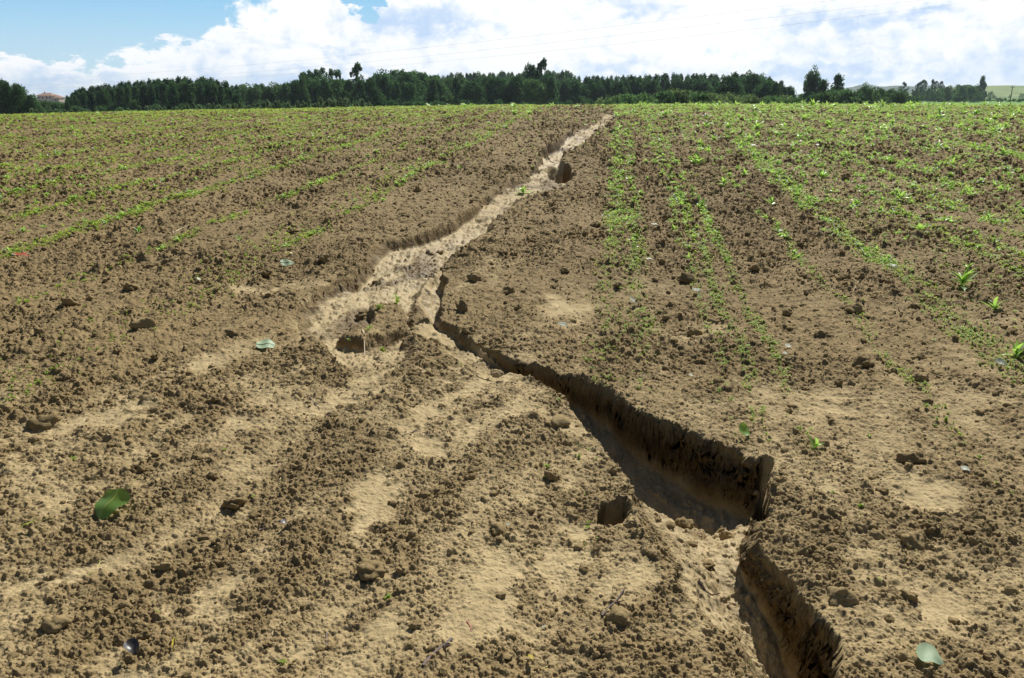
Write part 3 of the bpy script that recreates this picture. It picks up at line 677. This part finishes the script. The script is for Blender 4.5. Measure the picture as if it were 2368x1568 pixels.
_sc = bpy.data.objects['litter_scrap']; V, Q = blade(.055, .012, 0, .3, .3, 0, 'lance', 6); V[:, 0] -= .085; V[:, 2] += .016; obj('white_end', mesh_np('white_end', V, Q), M_PALE, _sc)

# twigs, straws and stalks
def stick(pts, r, mat, label, name='twig', taper=.5, lift=.5, knob=False, cat=None):
    P = []
    for px, py in pts: x, y = gp(px, py); P.append((float(x), float(y)))
    Q = []
    for (a, b) in zip(P[:-1], P[1:]):
        for k in range(4): Q.append((a[0] + (b[0] - a[0]) * k / 4, a[1] + (b[1] - a[1]) * k / 4))
    Q.append(P[-1]); A = np.array(Q); z = height(A[:, 0], A[:, 1], np.full(len(A), .02))[0]
    z = np.maximum(np.convolve(np.pad(z, 2, 'edge'), np.ones(5) / 5, 'valid') + r * 1.3, z + r * lift)
    c = A.mean(0); zc = z.min(); loc = [(a[0] - c[0], a[1] - c[1], zz - zc) for a, zz in zip(A, z)]
    parts = [tube(loc, r, r * taper, 7)]
    if knob: parts.append(tube([loc[len(loc) // 2], tuple(np.array(loc[len(loc) // 2]) + (r * 6, -r * 3, r * 4))], r * .6, r * .3, 6))
    o = obj(name, mesh_np(name, *join(parts)), mat); o.location = (c[0], c[1], zc)
    return tag(o, label, cat or name, 'twigs and straws on the soil')
stick([(1392,1423),(1410,1402),(1428,1388),(1443,1367)], .0042, M_TWIG, 'dark straight twig on the pale soil left of the gully', knob=True)
stick([(978,1546),(995,1522),(1020,1502),(1036,1494),(1044,1483)], .0042, M_TWIG, 'grey-purple crooked twig at the bottom middle', knob=True, taper=1.3)
stick([(1618,1306),(1640,1316),(1662,1310),(1682,1306)], .004, M_TWIG, 'black twig lying across the damp gully floor', knob=True)
stick([(1575,1296),(1590,1315),(1625,1318)], .0016, M_STRAW, 'pale straw washed onto the gully floor', 'straw')
stick([(1640,1322),(1652,1340),(1660,1362)], .0016, M_TWIG, 'thin root fibre below the black twig on the gully floor', 'root')
stick([(1690,1435),(1705,1412),(1720,1405)], .0022, M_STRAW, 'curved straw sticking out by the shaded edge of the gully floor', 'straw')
stick([(1475,1095),(1500,1110),(1530,1130)], .0015, M_STRAW, 'thin root fibre at the bright foot of the trench wall', 'root')
stick([(610,1418),(632,1394),(655,1370)], .0018, M_STRAW, 'long straw in the left-middle foreground', 'straw')
stick([(645,1104),(655,1080),(668,1060)], .0018, M_STRAW, 'straw lying on soil left of the second pale patch', 'straw')
stick([(560,1190),(600,1165),(622,1150)], .0020, M_TWIG, 'thin brown twig in the left foreground beyond the poplar leaf', 'twig')
stick([(598,1225),(628,1208),(662,1200)], .0035, M_TWIG, 'forked dark twig half buried beside the purplish scrap', knob=True)
stick([(195,1335),(222,1318),(232,1300),(222,1285),(180,1282),(150,1290)], .0018, M_STEM, 'bowed yellow stalk curling on the left silt streak', 'stalk')
stick([(1268,1530),(1245,1540),(1228,1520)], .0016, M_STEM, 'yellow stalk bent at the bottom edge', 'stalk')
stick([(715,920),(728,934),(740,944)], .0028, M_TWIG, 'short reddish twig above the near left patches', 'twig')
stick([(960,905),(978,922),(985,938)], .002, M_STRAW, 'straw on the soil left of the trench head', 'straw')
stick([(860,1020),(872,1005),(884,995)], .002, M_TWIG, 'thin twig right of the left wash end', 'twig')
stick([(930,1006),(952,998),(968,990)], .0028, M_TWIG, 'dark curved twig on the middle ground before the pale patch', 'twig')
stick([(1220,1150),(1260,1156),(1330,1150)], .0014, M_STEM, 'long thin yellow stalk on the near bank', 'stalk')
stick([(1010,1060),(1020,1078),(1028,1092)], .0018, M_STRAW, 'pale straw on the clods in the middle', 'straw')
stick([(400,545),(420,535),(438,530)], .006, M_STRAW, 'pale stalk leaning on the left slope', 'straw')
stick([(1240,625),(1262,618),(1290,613)], .004, M_STRAW, 'bowed straw right of the wash', 'straw')
stick([(1985,655),(1978,668),(1970,682)], .004, M_STRAW, 'straw on the right slope beside the bare strip', 'straw')
stick([(755,1452),(753,1470),(754,1486)], .003, M_TWIG, 'short grey twig lying lengthwise in the foreground', 'twig')
stick([(625,1470),(632,1455),(640,1440)], .0016, M_STRAW, 'short pale straw near the bottom left of the middle', 'straw')
stick([(1080,1440),(1088,1450),(1090,1462)], .002, M_RED, 'small reddish stalk in the middle foreground', 'stalk')
stick([(838,763),(842,775),(842,800)], .006, M_STRAW, 'broken stub of stalk standing at the left end of the island', 'stalk')

# ------------------------------------------------------------------ beyond the crest: meadow, hills, trees, house, pole, wires
def flat_mat(name, a, b, sc, rough=.9):
    m, nt, bs = material(name); geo = nt.nodes.new('ShaderNodeNewGeometry')
    nt.links.new(mixc(sstep(noise(geo.outputs['Position'], sc, 5, .6), .3, .7), a, b), bs.inputs['Base Color']); bs.inputs['Roughness'].default_value = rough; bs.inputs['Specular IOR Level'].default_value = .1
    return m
def meadow_z(x, y):
    f = np.clip((x / np.maximum(y, 1) - .34) / .07, 0, 1); f = f * f * (3 - 2 * f); t = np.clip((y - 150) / 170, 0, 1); t = t * t * (3 - 2 * t)
    return base(x, y) + .05 + f * (2.75 * t + np.clip((y - 320) / 460, 0, 1) * 1.1)
def build_meadow():
    xs = np.linspace(40, 900, 60); ys = np.linspace(140, 780, 60); Xm, Ym = np.meshgrid(xs, ys); Z = meadow_z(Xm, Ym)
    i = np.arange(59)[:, None] * 60; j = np.arange(59)[None]; Q = np.stack([i + j, i + j + 1, i + 61 + j, i + 60 + j], -1).reshape(-1, 4)
    tag(obj('meadow', mesh_np('meadow', np.stack([Xm, Ym, Z], -1).reshape(-1, 3), Q), flat_mat('meadow_grass', (.10, .22, .03), (.14, .28, .04), .03)), 'bright green meadow beyond the field on the right', kind='structure')
build_meadow()
def build_hill(name, tops, D, depth, mat, label):
    """a ridge whose skyline passes through the given pixel tops at distance D"""
    tops = np.array(tops, float); px = np.linspace(tops[0, 0], tops[-1, 0], 160); py = np.interp(px, tops[:, 0], tops[:, 1])
    d = ray(px, py); x = d[:, 0] / d[:, 1] * D; z = CH + d[:, 2] / d[:, 1] * D
    rows = []
    for t in np.linspace(-1, 1, 31):
        k = max(0, 1 - t * t) ** 1.2; yy = np.full(160, D + t * depth)
        zz = -4 + (z + 4 + .012 * D * .25 * vnoise(x, yy, D * .02, 700)) * k
        rows.append(np.stack([x * (1 + t * depth / D * .3), yy, zz], 1))
    V = np.concatenate(rows); i = np.arange(30)[:, None] * 160; j = np.arange(159)[None]; Q = np.stack([i + j, i + j + 1, i + 161 + j, i + 160 + j], -1).reshape(-1, 4)
    tag(obj(name, mesh_np(name, V, Q), mat), label, kind='structure')
build_hill('hill', [(1780,232),(1900,215),(1960,204),(2000,200),(2080,200),(2160,206),(2300,216),(2500,226)], 1500, 300, flat_mat('far_wooded_hill', (.045, .075, .05), (.07, .10, .06), .02), 'far wooded hill on the right')
build_hill('hill', [(2060,230),(2150,216),(2200,204),(2260,202),(2320,202),(2450,200),(2700,196)], 820, 150, flat_mat('near_green_hill', (.14, .20, .06), (.20, .26, .08), .05), 'light green vineyard hill on the right')
build_hill('hill', [(-300,225),(0,232),(60,226),(140,228),(230,235),(400,240)], 700, 120, flat_mat('house_hill', (.05, .09, .04), (.07, .12, .05), .04), 'low dark rise under the far house')
build_hill('hill', [(690,228),(760,196),(800,184),(840,190),(900,215),(1000,228)], 1500, 250, flat_mat('middle_hill', (.05, .075, .06), (.06, .09, .07), .02), 'distant hill showing between the trees left of the middle')

def crown_mat(name, col, var=.4, mixf=.38):
    m, nt, b = material(name); geo = nt.nodes.new('ShaderNodeNewGeometry'); oi = nt.nodes.new('ShaderNodeObjectInfo')
    rnd = X(geo.outputs['Random Per Island']); f = rnd * .55 + X(oi.outputs['Random']) * .45
    c = mixc(f, tuple(v * (1 - var) for v in col), tuple(v * (1 + var) for v in col))
    nt.links.new(c, b.inputs['Base Color']); b.inputs['Roughness'].default_value = .8; b.inputs['Specular IOR Level'].default_value = .0
    t = nt.nodes.new('ShaderNodeBsdfTranslucent'); nt.links.new(c, t.inputs['Color'])
    mx = nt.nodes.new('ShaderNodeMixShader'); mx.inputs[0].default_value = mixf
    nt.links.new(b.outputs[0], mx.inputs[1]); nt.links.new(t.outputs[0], mx.inputs[2]); nt.links.new(mx.outputs[0], nt.nodes['Material Output'].inputs[0]); return m
MC_DARK = crown_mat('foliage_dark', (.072, .150, .055)); MC_MID = crown_mat('foliage_mid', (.10, .19, .065)); MC_LIGHT = crown_mat('foliage_light', (.16, .235, .085)); MC_GREY = crown_mat('foliage_grey', (.20, .27, .19))
MC_PALE = crown_mat('foliage_pale', (.30, .40, .15))
MC_SAP = crown_mat('foliage_sapling', (.15, .23, .11)); M_TRUNK = flat_mat('tree_bark', (.06, .05, .04), (.11, .09, .075), 3)
def crown_mesh(seed, kind, n):
    """leaf sprays spread through a crown of height 1 standing on z=0; returns quads"""
    rg = np.random.default_rng(seed)
    prof = {'poplar': lambda t: .19 * np.clip((t - .02) / .2, 0, 1) ** .5 * np.clip((1.04 - t) / .6, 0, 1) ** .8,
            'column': lambda t: .13 * np.clip((t - .05) / .15, 0, 1) ** .5 * np.clip((1.02 - t) / .5, 0, 1) ** .6,
            'sparse': lambda t: .20 * np.clip((t - .05) / .3, 0, 1) ** .5 * np.clip((1.03 - t) / .5, 0, 1) ** .6,
            'broad': lambda t: .36 * np.clip((t - .05) / .25, 0, 1) ** .5 * np.clip((1.02 - t) / .6, 0, 1) ** .55,
            'cone': lambda t: .24 * np.clip((t - .05) / .1, 0, 1) ** .5 * np.clip((1.03 - t) / .95, 0, 1) ** .8,
            'bush': lambda t: .62 * np.clip((t + .1) / .3, 0, 1) ** .5 * np.clip((1.03 - t) / .8, 0, 1) ** .5,
            'sapling': lambda t: .19 * np.clip((t + .02) / .2, 0, 1) ** .5 * np.clip((1.03 - t) / .95, 0, 1) ** 1.2}[kind]
    m = {'sparse': 70, 'sapling': 14, 'bush': 30, 'column': 34}.get(kind, 46)
    t = rg.uniform(.05, 1, m); a = rg.uniform(0, 6.28, m); q = np.sqrt(rg.uniform(.05, 1, m)) * prof(t)
    C = np.stack([np.cos(a) * q, np.sin(a) * q, t], 1); C[0] = (0, 0, .97); R0 = prof(np.clip(t, .1, .9)).max() * rg.uniform(.18, .40, m) * {'sparse': .45}.get(kind, 1.)
    k = rg.integers(0, m, n); d = rg.normal(size=(n, 3)); d /= np.linalg.norm(d, axis=1)[:, None]
    P = C[k] + d * (R0[k] * rg.uniform(.35, 1.05, n) ** .6)[:, None] * np.array([1, 1, {'bush': 1.0, 'broad': 1.5, 'cone': 1.2}.get(kind, 2.1)])
    P = P[(P[:, 2] > .02)]; n = len(P)
    P[:, 2] = P[:, 2] / np.percentile(P[:, 2], 99.7)
    s = rg.uniform(.5, 1.2, n) * {'bush': .042, 'sapling': .045, 'broad': .024}.get(kind, .019)
    u = rg.normal(size=(n, 3)) * np.array([1, 1, 1.6]); u /= np.linalg.norm(u, axis=1)[:, None]; v = np.cross(u, rg.normal(size=(n, 3))); v /= np.linalg.norm(v, axis=1)[:, None]
    u = u * s[:, None]; v = v * (s * .6)[:, None]
    V = np.stack([P - u, P + v, P + u * 1.1, P - v], 1).reshape(-1, 3); Q = np.arange(4 * n).reshape(-1, 4)
    return mesh_np('crown', V, Q, False)
def trunk_mesh(seed, kind):
    rg = random.Random(seed); ps = [tube([(0, 0, -.02), (.004, .002, .3), (-.004, .003, .6), (.002, 0, .93)], .017, .003, 7)]
    for i in range(5):
        z = rg.uniform(.25, .7); a = rg.uniform(0, 6.28); l = rg.uniform(.08, .16) * (1.6 if kind in ('broad', 'bush') else 1)
        ps.append(tube([(0, 0, z), (math.cos(a) * l * .5, math.sin(a) * l * .5, z + l * .6), (math.cos(a) * l, math.sin(a) * l, z + l * 1.5)], .007, .002, 5))
    return mesh_np('trunk', *join(ps))
CR = {k: [crown_mesh(900 + 13 * j + 101 * i, k, n) for j in range(3)] for i, (k, n) in enumerate((('poplar', 6500), ('column', 4200), ('sparse', 3000), ('broad', 8000), ('cone', 5200), ('bush', 2600), ('sapling', 700)))}
TR = {k: trunk_mesh(i, k) for i, k in enumerate(CR)}
CMESH = {}
def crown_with(kind, j, mat):           # the same crown shape in another foliage
    key = (kind, j, mat.name)
    if key not in CMESH:
        me = CR[kind][j].copy(); me.materials.clear(); me.materials.append(mat); CMESH[key] = me
    return CMESH[key]
def tree(px, ytop, D, kind, mat, label, name='broadleaf_tree', cat='tree', group=None, widen=1.):
    d = ray(px, ytop); x = float(d[0] / d[1] * D); zt = float(CH + d[2] / d[1] * D); z0 = float(meadow_z(x, D)) - .05; h = max(zt - z0, .8)
    e = bpy.data.objects.new(name, None); link(e); e.location = (x, D, z0 - .05); e.rotation_euler = (0, 0, random.uniform(0, 6.28)); w = h * widen * random.uniform(.9, 1.15); e.scale = (w, w, h); e.empty_display_size = .1
    tag(e, label, cat, group)
    obj('crown', crown_with(kind, random.randrange(3), mat), None, e); obj('trunk', TR[kind], M_TRUNK, e); return e
def belt(tops, n, D, kind, mats, label, group, name='broadleaf_tree', cat='tree', jit=4, spread=.12, widen=1.):
    tops = np.array(tops, float)
    for i in range(n):
        px = tops[0, 0] + (tops[-1, 0] - tops[0, 0]) * (i + random.uniform(.1, .9)) / n; py = np.interp(px, tops[:, 0], tops[:, 1]) + random.uniform(-jit * .5, jit)
        tree(px, py, D * random.uniform(1 - spread, 1 + spread), random.choice(kind) if isinstance(kind, (list, tuple)) else kind, random.choice(mats), label, name, cat, group, widen * random.uniform(.85, 1.2))
belt([(-60,184),(0,186),(25,188)], 4, 120, 'broad', [MC_DARK], 'dark broad tree in the clump cut by the left edge', 'clump of trees at the left edge', widen=.8)
belt([(30,190),(50,200),(72,224)], 3, 120, 'broad', [MC_DARK], 'dark lower tree at the right end of the clump at the left edge', 'clump of trees at the left edge', widen=.8)
belt([(78,234),(150,236)], 8, 150, 'bush', [MC_DARK, MC_MID], 'low dark shrub below the far house', 'shrubs below the house', 'shrub', 'shrub')
pl = [(150,222),(170,209),(200,203),(250,197),(300,190),(350,186),(400,181),(450,182),(480,181),(520,190),(548,199)]
belt(pl, 44, 150, 'poplar', [MC_DARK], 'dark plantation poplar on the edge of the dense left grove', 'poplars of the left grove', 'poplar_tree', spread=.04)
belt([(a, b + 10) for a, b in pl], 40, 138, 'poplar', [MC_DARK, MC_DARK, MC_MID], 'lower dark poplar at the front of the dense left grove', 'poplars of the left grove', 'poplar_tree', spread=.04)
belt([(545,200),(600,197),(640,197),(672,193)], 12, 170, ['broad', 'poplar'], [MC_MID, MC_LIGHT], 'lighter green tree in the dip right of the left grove', 'trees in the dip', jit=6)
tree(545, 216, 120, 'cone', MC_DARK, 'small dark pointed tree at the right foot of the left grove', 'conifer_tree')
belt([(690,174),(715,162),(745,157),(780,163)], 7, 160, 'sparse', [MC_MID], 'thin see-through poplar left of the middle of the skyline', 'thin poplars left of the middle', 'poplar_tree')
belt([(668,196),(700,178),(790,186),(850,186),(872,182)], 16, 150, ['broad', 'poplar'], [MC_DARK, MC_MID], 'dark tree below the thin poplars left of the middle', 'dark trees left of the middle')
tree(822, 147, 150, 'sparse', MC_MID, 'tall thin poplar standing alone above the wood left of the middle', 'poplar_tree', widen=1.25)
belt([(862,172),(900,166),(945,164),(985,174),(1015,182)], 16, 170, ['poplar', 'broad'], [MC_MID, MC_DARK], 'bushy poplar in the middle of the wood', 'poplars in the middle of the wood', 'poplar_tree', jit=6)
belt([(1005,176),(1080,172),(1160,168),(1240,168),(1325,165)], 50, 265, ['column', 'poplar'], [MC_GREY, MC_LIGHT, MC_MID], 'pale slender poplar in the far row behind the middle of the wood', 'pale poplars of the far row', 'poplar_tree', jit=7, spread=.05)
belt([(868,190),(1000,184),(1100,184),(1200,180),(1330,182)], 44, 165, ['broad', 'poplar', 'broad'], [MC_DARK, MC_MID], 'dark tree in the front of the middle of the wood', 'front trees of the middle wood', jit=8)
tree(1228, 150, 160, 'broad', MC_DARK, 'left and bushier one of the two tall dark trees on the middle of the skyline', 'poplar_tree', widen=.62)
tree(1253, 137, 160, 'sparse', MC_DARK, 'right and taller one of the two tall dark trees on the middle of the skyline', 'poplar_tree', widen=1.1)
je = [(1325,180),(1400,178),(1450,176),(1550,173),(1600,171),(1690,178)]
belt(je, 34, 190, 'poplar', [MC_DARK], 'dark even tree on the long level edge right of the middle', 'trees of the level edge', 'poplar_tree', jit=3, spread=.04, widen=.9)
belt([(a, b + 9) for a, b in je], 34, 175, ['poplar', 'broad'], [MC_DARK], 'lower dark tree in front of the long level edge', 'trees of the level edge', 'poplar_tree', jit=6, spread=.04, widen=.9)
belt([(1685,176),(1720,170),(1760,176),(1800,188),(1838,204)], 18, 150, ['poplar', 'broad'], [MC_DARK], 'dark tall tree with a bare lower trunk, right part of the wood', 'trees at the right end of the wood', jit=6, widen=.85)
belt([(1395,224),(1450,220),(1500,217),(1560,210),(1640,216),(1700,220),(1850,224)], 34, 100, 'bush', [MC_LIGHT, MC_MID], 'light green bush standing before the dark wood', 'bushes before the wood', 'shrub', 'shrub', jit=6)
tree(1882, 158, 140, 'broad', MC_DARK, 'big dark tree standing alone right of the wood', widen=.62)
tree(1905, 186, 138, 'broad', MC_DARK, 'lower dark tree between the big tree and the pointed one', widen=.8)
tree(1940, 173, 140, 'cone', MC_DARK, 'dark pointed tree right of the big one', 'conifer_tree')
belt([(1845,212),(1960,207),(2030,206),(2100,208)], 18, 140, ['broad', 'bush'], [MC_MID, MC_DARK], 'low tree in the hedge right of the big dark tree', 'low trees of the right hedge', jit=7)
tree(2003, 196, 135, 'broad', MC_MID, 'rounded green tree in the right hedge', widen=.9)
tree(2093, 190, 340, 'sparse', MC_DARK, 'leaning dark thin tree in the right hedge', widen=1.5)
belt([(2118,190),(2150,182),(2182,190)], 6, 340, 'sparse', [MC_DARK, MC_MID], 'half-bare thin tree in the right hedge', 'half-bare trees in the right hedge', widen=1.3)
belt([(2105,212),(2180,206),(2215,198),(2262,200)], 18, 345, ['broad', 'bush'], [MC_LIGHT, MC_MID], 'yellow-green tree at the right end of the hedge', 'yellow-green trees of the hedge', jit=8)
tree(2274, 176, 340, 'poplar', MC_MID, 'tall narrow tree at the right end of the hedge', widen=1.2)
belt([(2255,226),(2420,228)], 22, 350, 'bush', [MC_DARK], 'low dark bush in the line below the green hill', 'bushes below the green hill', 'shrub', 'shrub', jit=3)
belt([(2200,219),(2300,217),(2420,216)], 24, 640, 'bush', [MC_PALE], 'small light bush on the green hill', 'bushes on the green hill', 'shrub', 'shrub', jit=14, widen=.6)
belt([(60,258),(240,256),(372,249),(508,241),(677,234),(860,231)], 150, 85, 'sapling', [MC_SAP], 'young sapling in the planted strip just behind the field on the left', 'saplings behind the field', 'young_sapling', 'sapling', jit=14, spread=.22, widen=.8)
belt([(120,248),(600,238),(1000,234),(1400,232),(1860,232)], 60, 128, 'bush', [MC_DARK], 'dark undergrowth bush at the foot of the wood', 'undergrowth at the foot of the wood', 'shrub', 'shrub', jit=6)

def box(x0, x1, y0, y1, z0, z1):
    V = np.array([(x, y, z) for z in (z0, z1) for y in (y0, y1) for x in (x0, x1)], float)
    return V, np.array([(0, 2, 3, 1), (4, 5, 7, 6), (0, 1, 5, 4), (2, 6, 7, 3), (0, 4, 6, 2), (1, 3, 7, 5)])
def build_house():
    D = 520; d = ray(105, 233); x = float(d[0] / d[1] * D); z = float(CH + d[2] / d[1] * D) - 1.5
    mw = flat_mat('plaster', (.55, .46, .40), (.62, .53, .46), .4); mr = flat_mat('roof_tiles', (.30, .19, .145), (.38, .24, .18), 1.2); mg = flat_mat('dark_pane', (.03, .035, .04), (.05, .055, .06), 1, .2)
    e = bpy.data.objects.new('country_house', None); link(e); e.location = (x, D, z); e.scale = (.88, .88, .88); tag(e, 'pale farmhouse with red tiled roofs far off between the left trees', 'house')
    obj('wall', mesh_np('wall', *join([box(-5.5, 5.0, 0, 9, 0, 5.2), box(5.003, 9.2, 1, 8, 0, 3.9)]), False), mw, e)
    def roof(x0, x1, y0, y1, z0, hh, ins):
        ym = (y0 + y1) / 2; V = np.array([(x0, y0, z0), (x1, y0, z0), (x1, y1, z0), (x0, y1, z0), (x0 + ins, ym, z0 + hh), (x1 - ins, ym, z0 + hh)], float)
        return V, np.array([(0, 1, 5, 4), (2, 3, 4, 5), (1, 2, 5, 5), (3, 0, 4, 4), (3, 2, 1, 0)])
    def tri(V, Q):
        T = []
        for q in Q: T.append((q[0], q[1], q[2])); (q[3] != q[2]) and T.append((q[0], q[2], q[3]))
        return V, np.array(T)
    for r in ((-6.2, 5.7, -.7, 9.7, 5.21, 1.9, 3.6), (5.2, 9.8, .4, 8.6, 3.91, 1.3, 1.4)):
        ro = obj('roof', mesh_np('roof', *tri(*roof(*r)), False), mr, e)
        if r[0] < 0: obj('chimney', mesh_np('chimney', *box(-2.2, -1.5, 4, 4.7, 6.0, 8.0), False), mw, ro)
    for wx, wz in ((-4.2, 3.2), (-1.6, 3.2), (1.2, 3.2), (3.6, 3.2), (-3.4, .9), (.2, .9), (6.6, 1.6), (8.0, 1.6)):
        yy = -.08 if wx < 5 else .92
        w = obj('window', mesh_np('window', *box(wx - .5, wx + .5, yy, yy + .06, wz, wz + 1.2), False), mg, e)
        obj('sill', mesh_np('sill', *box(wx - .6, wx + .6, yy - .06, yy + .05, wz - .12, wz - .005), False), mw, w)
build_house()
def build_pole():
    D = 345; d = ray(2342, 198); x = float(d[0] / d[1] * D); zt = float(CH + d[2] / d[1] * D); z0 = float(meadow_z(x, D)) - .2; h = zt - z0
    mp = flat_mat('pole_wood', (.05, .045, .04), (.08, .07, .06), 2)
    e = bpy.data.objects.new('utility_pole', None); link(e); e.location = (x, D, z0); tag(e, 'dark wooden utility pole with a crossarm near the right edge', 'pole')
    obj('pole', mesh_np('pole', *tube([(0, 0, 0), (.03, 0, h * .5), (0, 0, h)], .20, .15, 8)), mp, e)
    obj('crossarm', mesh_np('crossarm', *box(-.85, .85, -.2, -.1, h - .75, h - .6), False), mp, e)
    for k in (-.7, 0, .7): obj('insulator', mesh_np('insulator', *tube([(k, -.15, h - .595), (k, -.15, h - .4)], .06, .04, 6)), mp, e)
build_pole()
M_WIRE = flat_mat('wire_metal', (.4, .43, .48), (.45, .48, .52), 1, .5)
def wire(pts, label):
    pts = np.array(pts, float); px = np.linspace(pts[0, 0], pts[-1, 0], 60); co = np.polyfit(pts[:, 0], pts[:, 1], 3); py = np.polyval(co, px)
    d = ray(px, py); h0 = 11.; e0 = d[0, 2] / d[0, 1]; e1 = d[-1, 2] / d[-1, 1]
    D = 1 / np.linspace(1 / min(h0 / e0, 460), 1 / min(h0 / e1, 120), 60)
    P = np.stack([d[:, 0] / d[:, 1] * D, D, CH + d[:, 2] / d[:, 1] * D], 1)
    o = obj('power_line', mesh_np('power_line', *tube(P, .017, .008, 5)), M_WIRE); tag(o, label, 'power line', 'power lines across the sky')
wire([(-60,193),(17,185),(372,168),(802,129),(1203,84),(1542,47),(1655,34),(1891,5),(2000,-8)], 'topmost thin power line crossing the sky from the left horizon')
wire([(-60,203),(44,197),(457,178),(802,147),(1078,118),(1542,70),(1682,52),(1918,25),(2150,-2)], 'middle thin power line crossing the sky')
wire([(-60,212),(51,204),(521,183),(841,157),(1265,117),(1542,89),(1783,63),(2003,37),(2146,17),(2300,-3)], 'lowest thin power line crossing the sky')

# ------------------------------------------------------------------ the air
def build_haze():
    m = bpy.data.materials.new('haze'); m.use_nodes = True; nt = m.node_tree; nt.nodes.clear()
    o = nt.nodes.new('ShaderNodeOutputMaterial'); v = nt.nodes.new('ShaderNodeVolumePrincipled'); nt.links.new(v.outputs[0], o.inputs['Volume'])
    v.inputs['Color'].default_value = (.72, .86, 1, 1); v.inputs['Density'].default_value = .00017; v.inputs['Anisotropy'].default_value = .3
    tag(obj('haze', mesh_np('haze', *box(-5200, 5200, -5200, 5200, -8, 60), False), m), 'thin pale haze over the far land', kind='stuff')
build_haze()
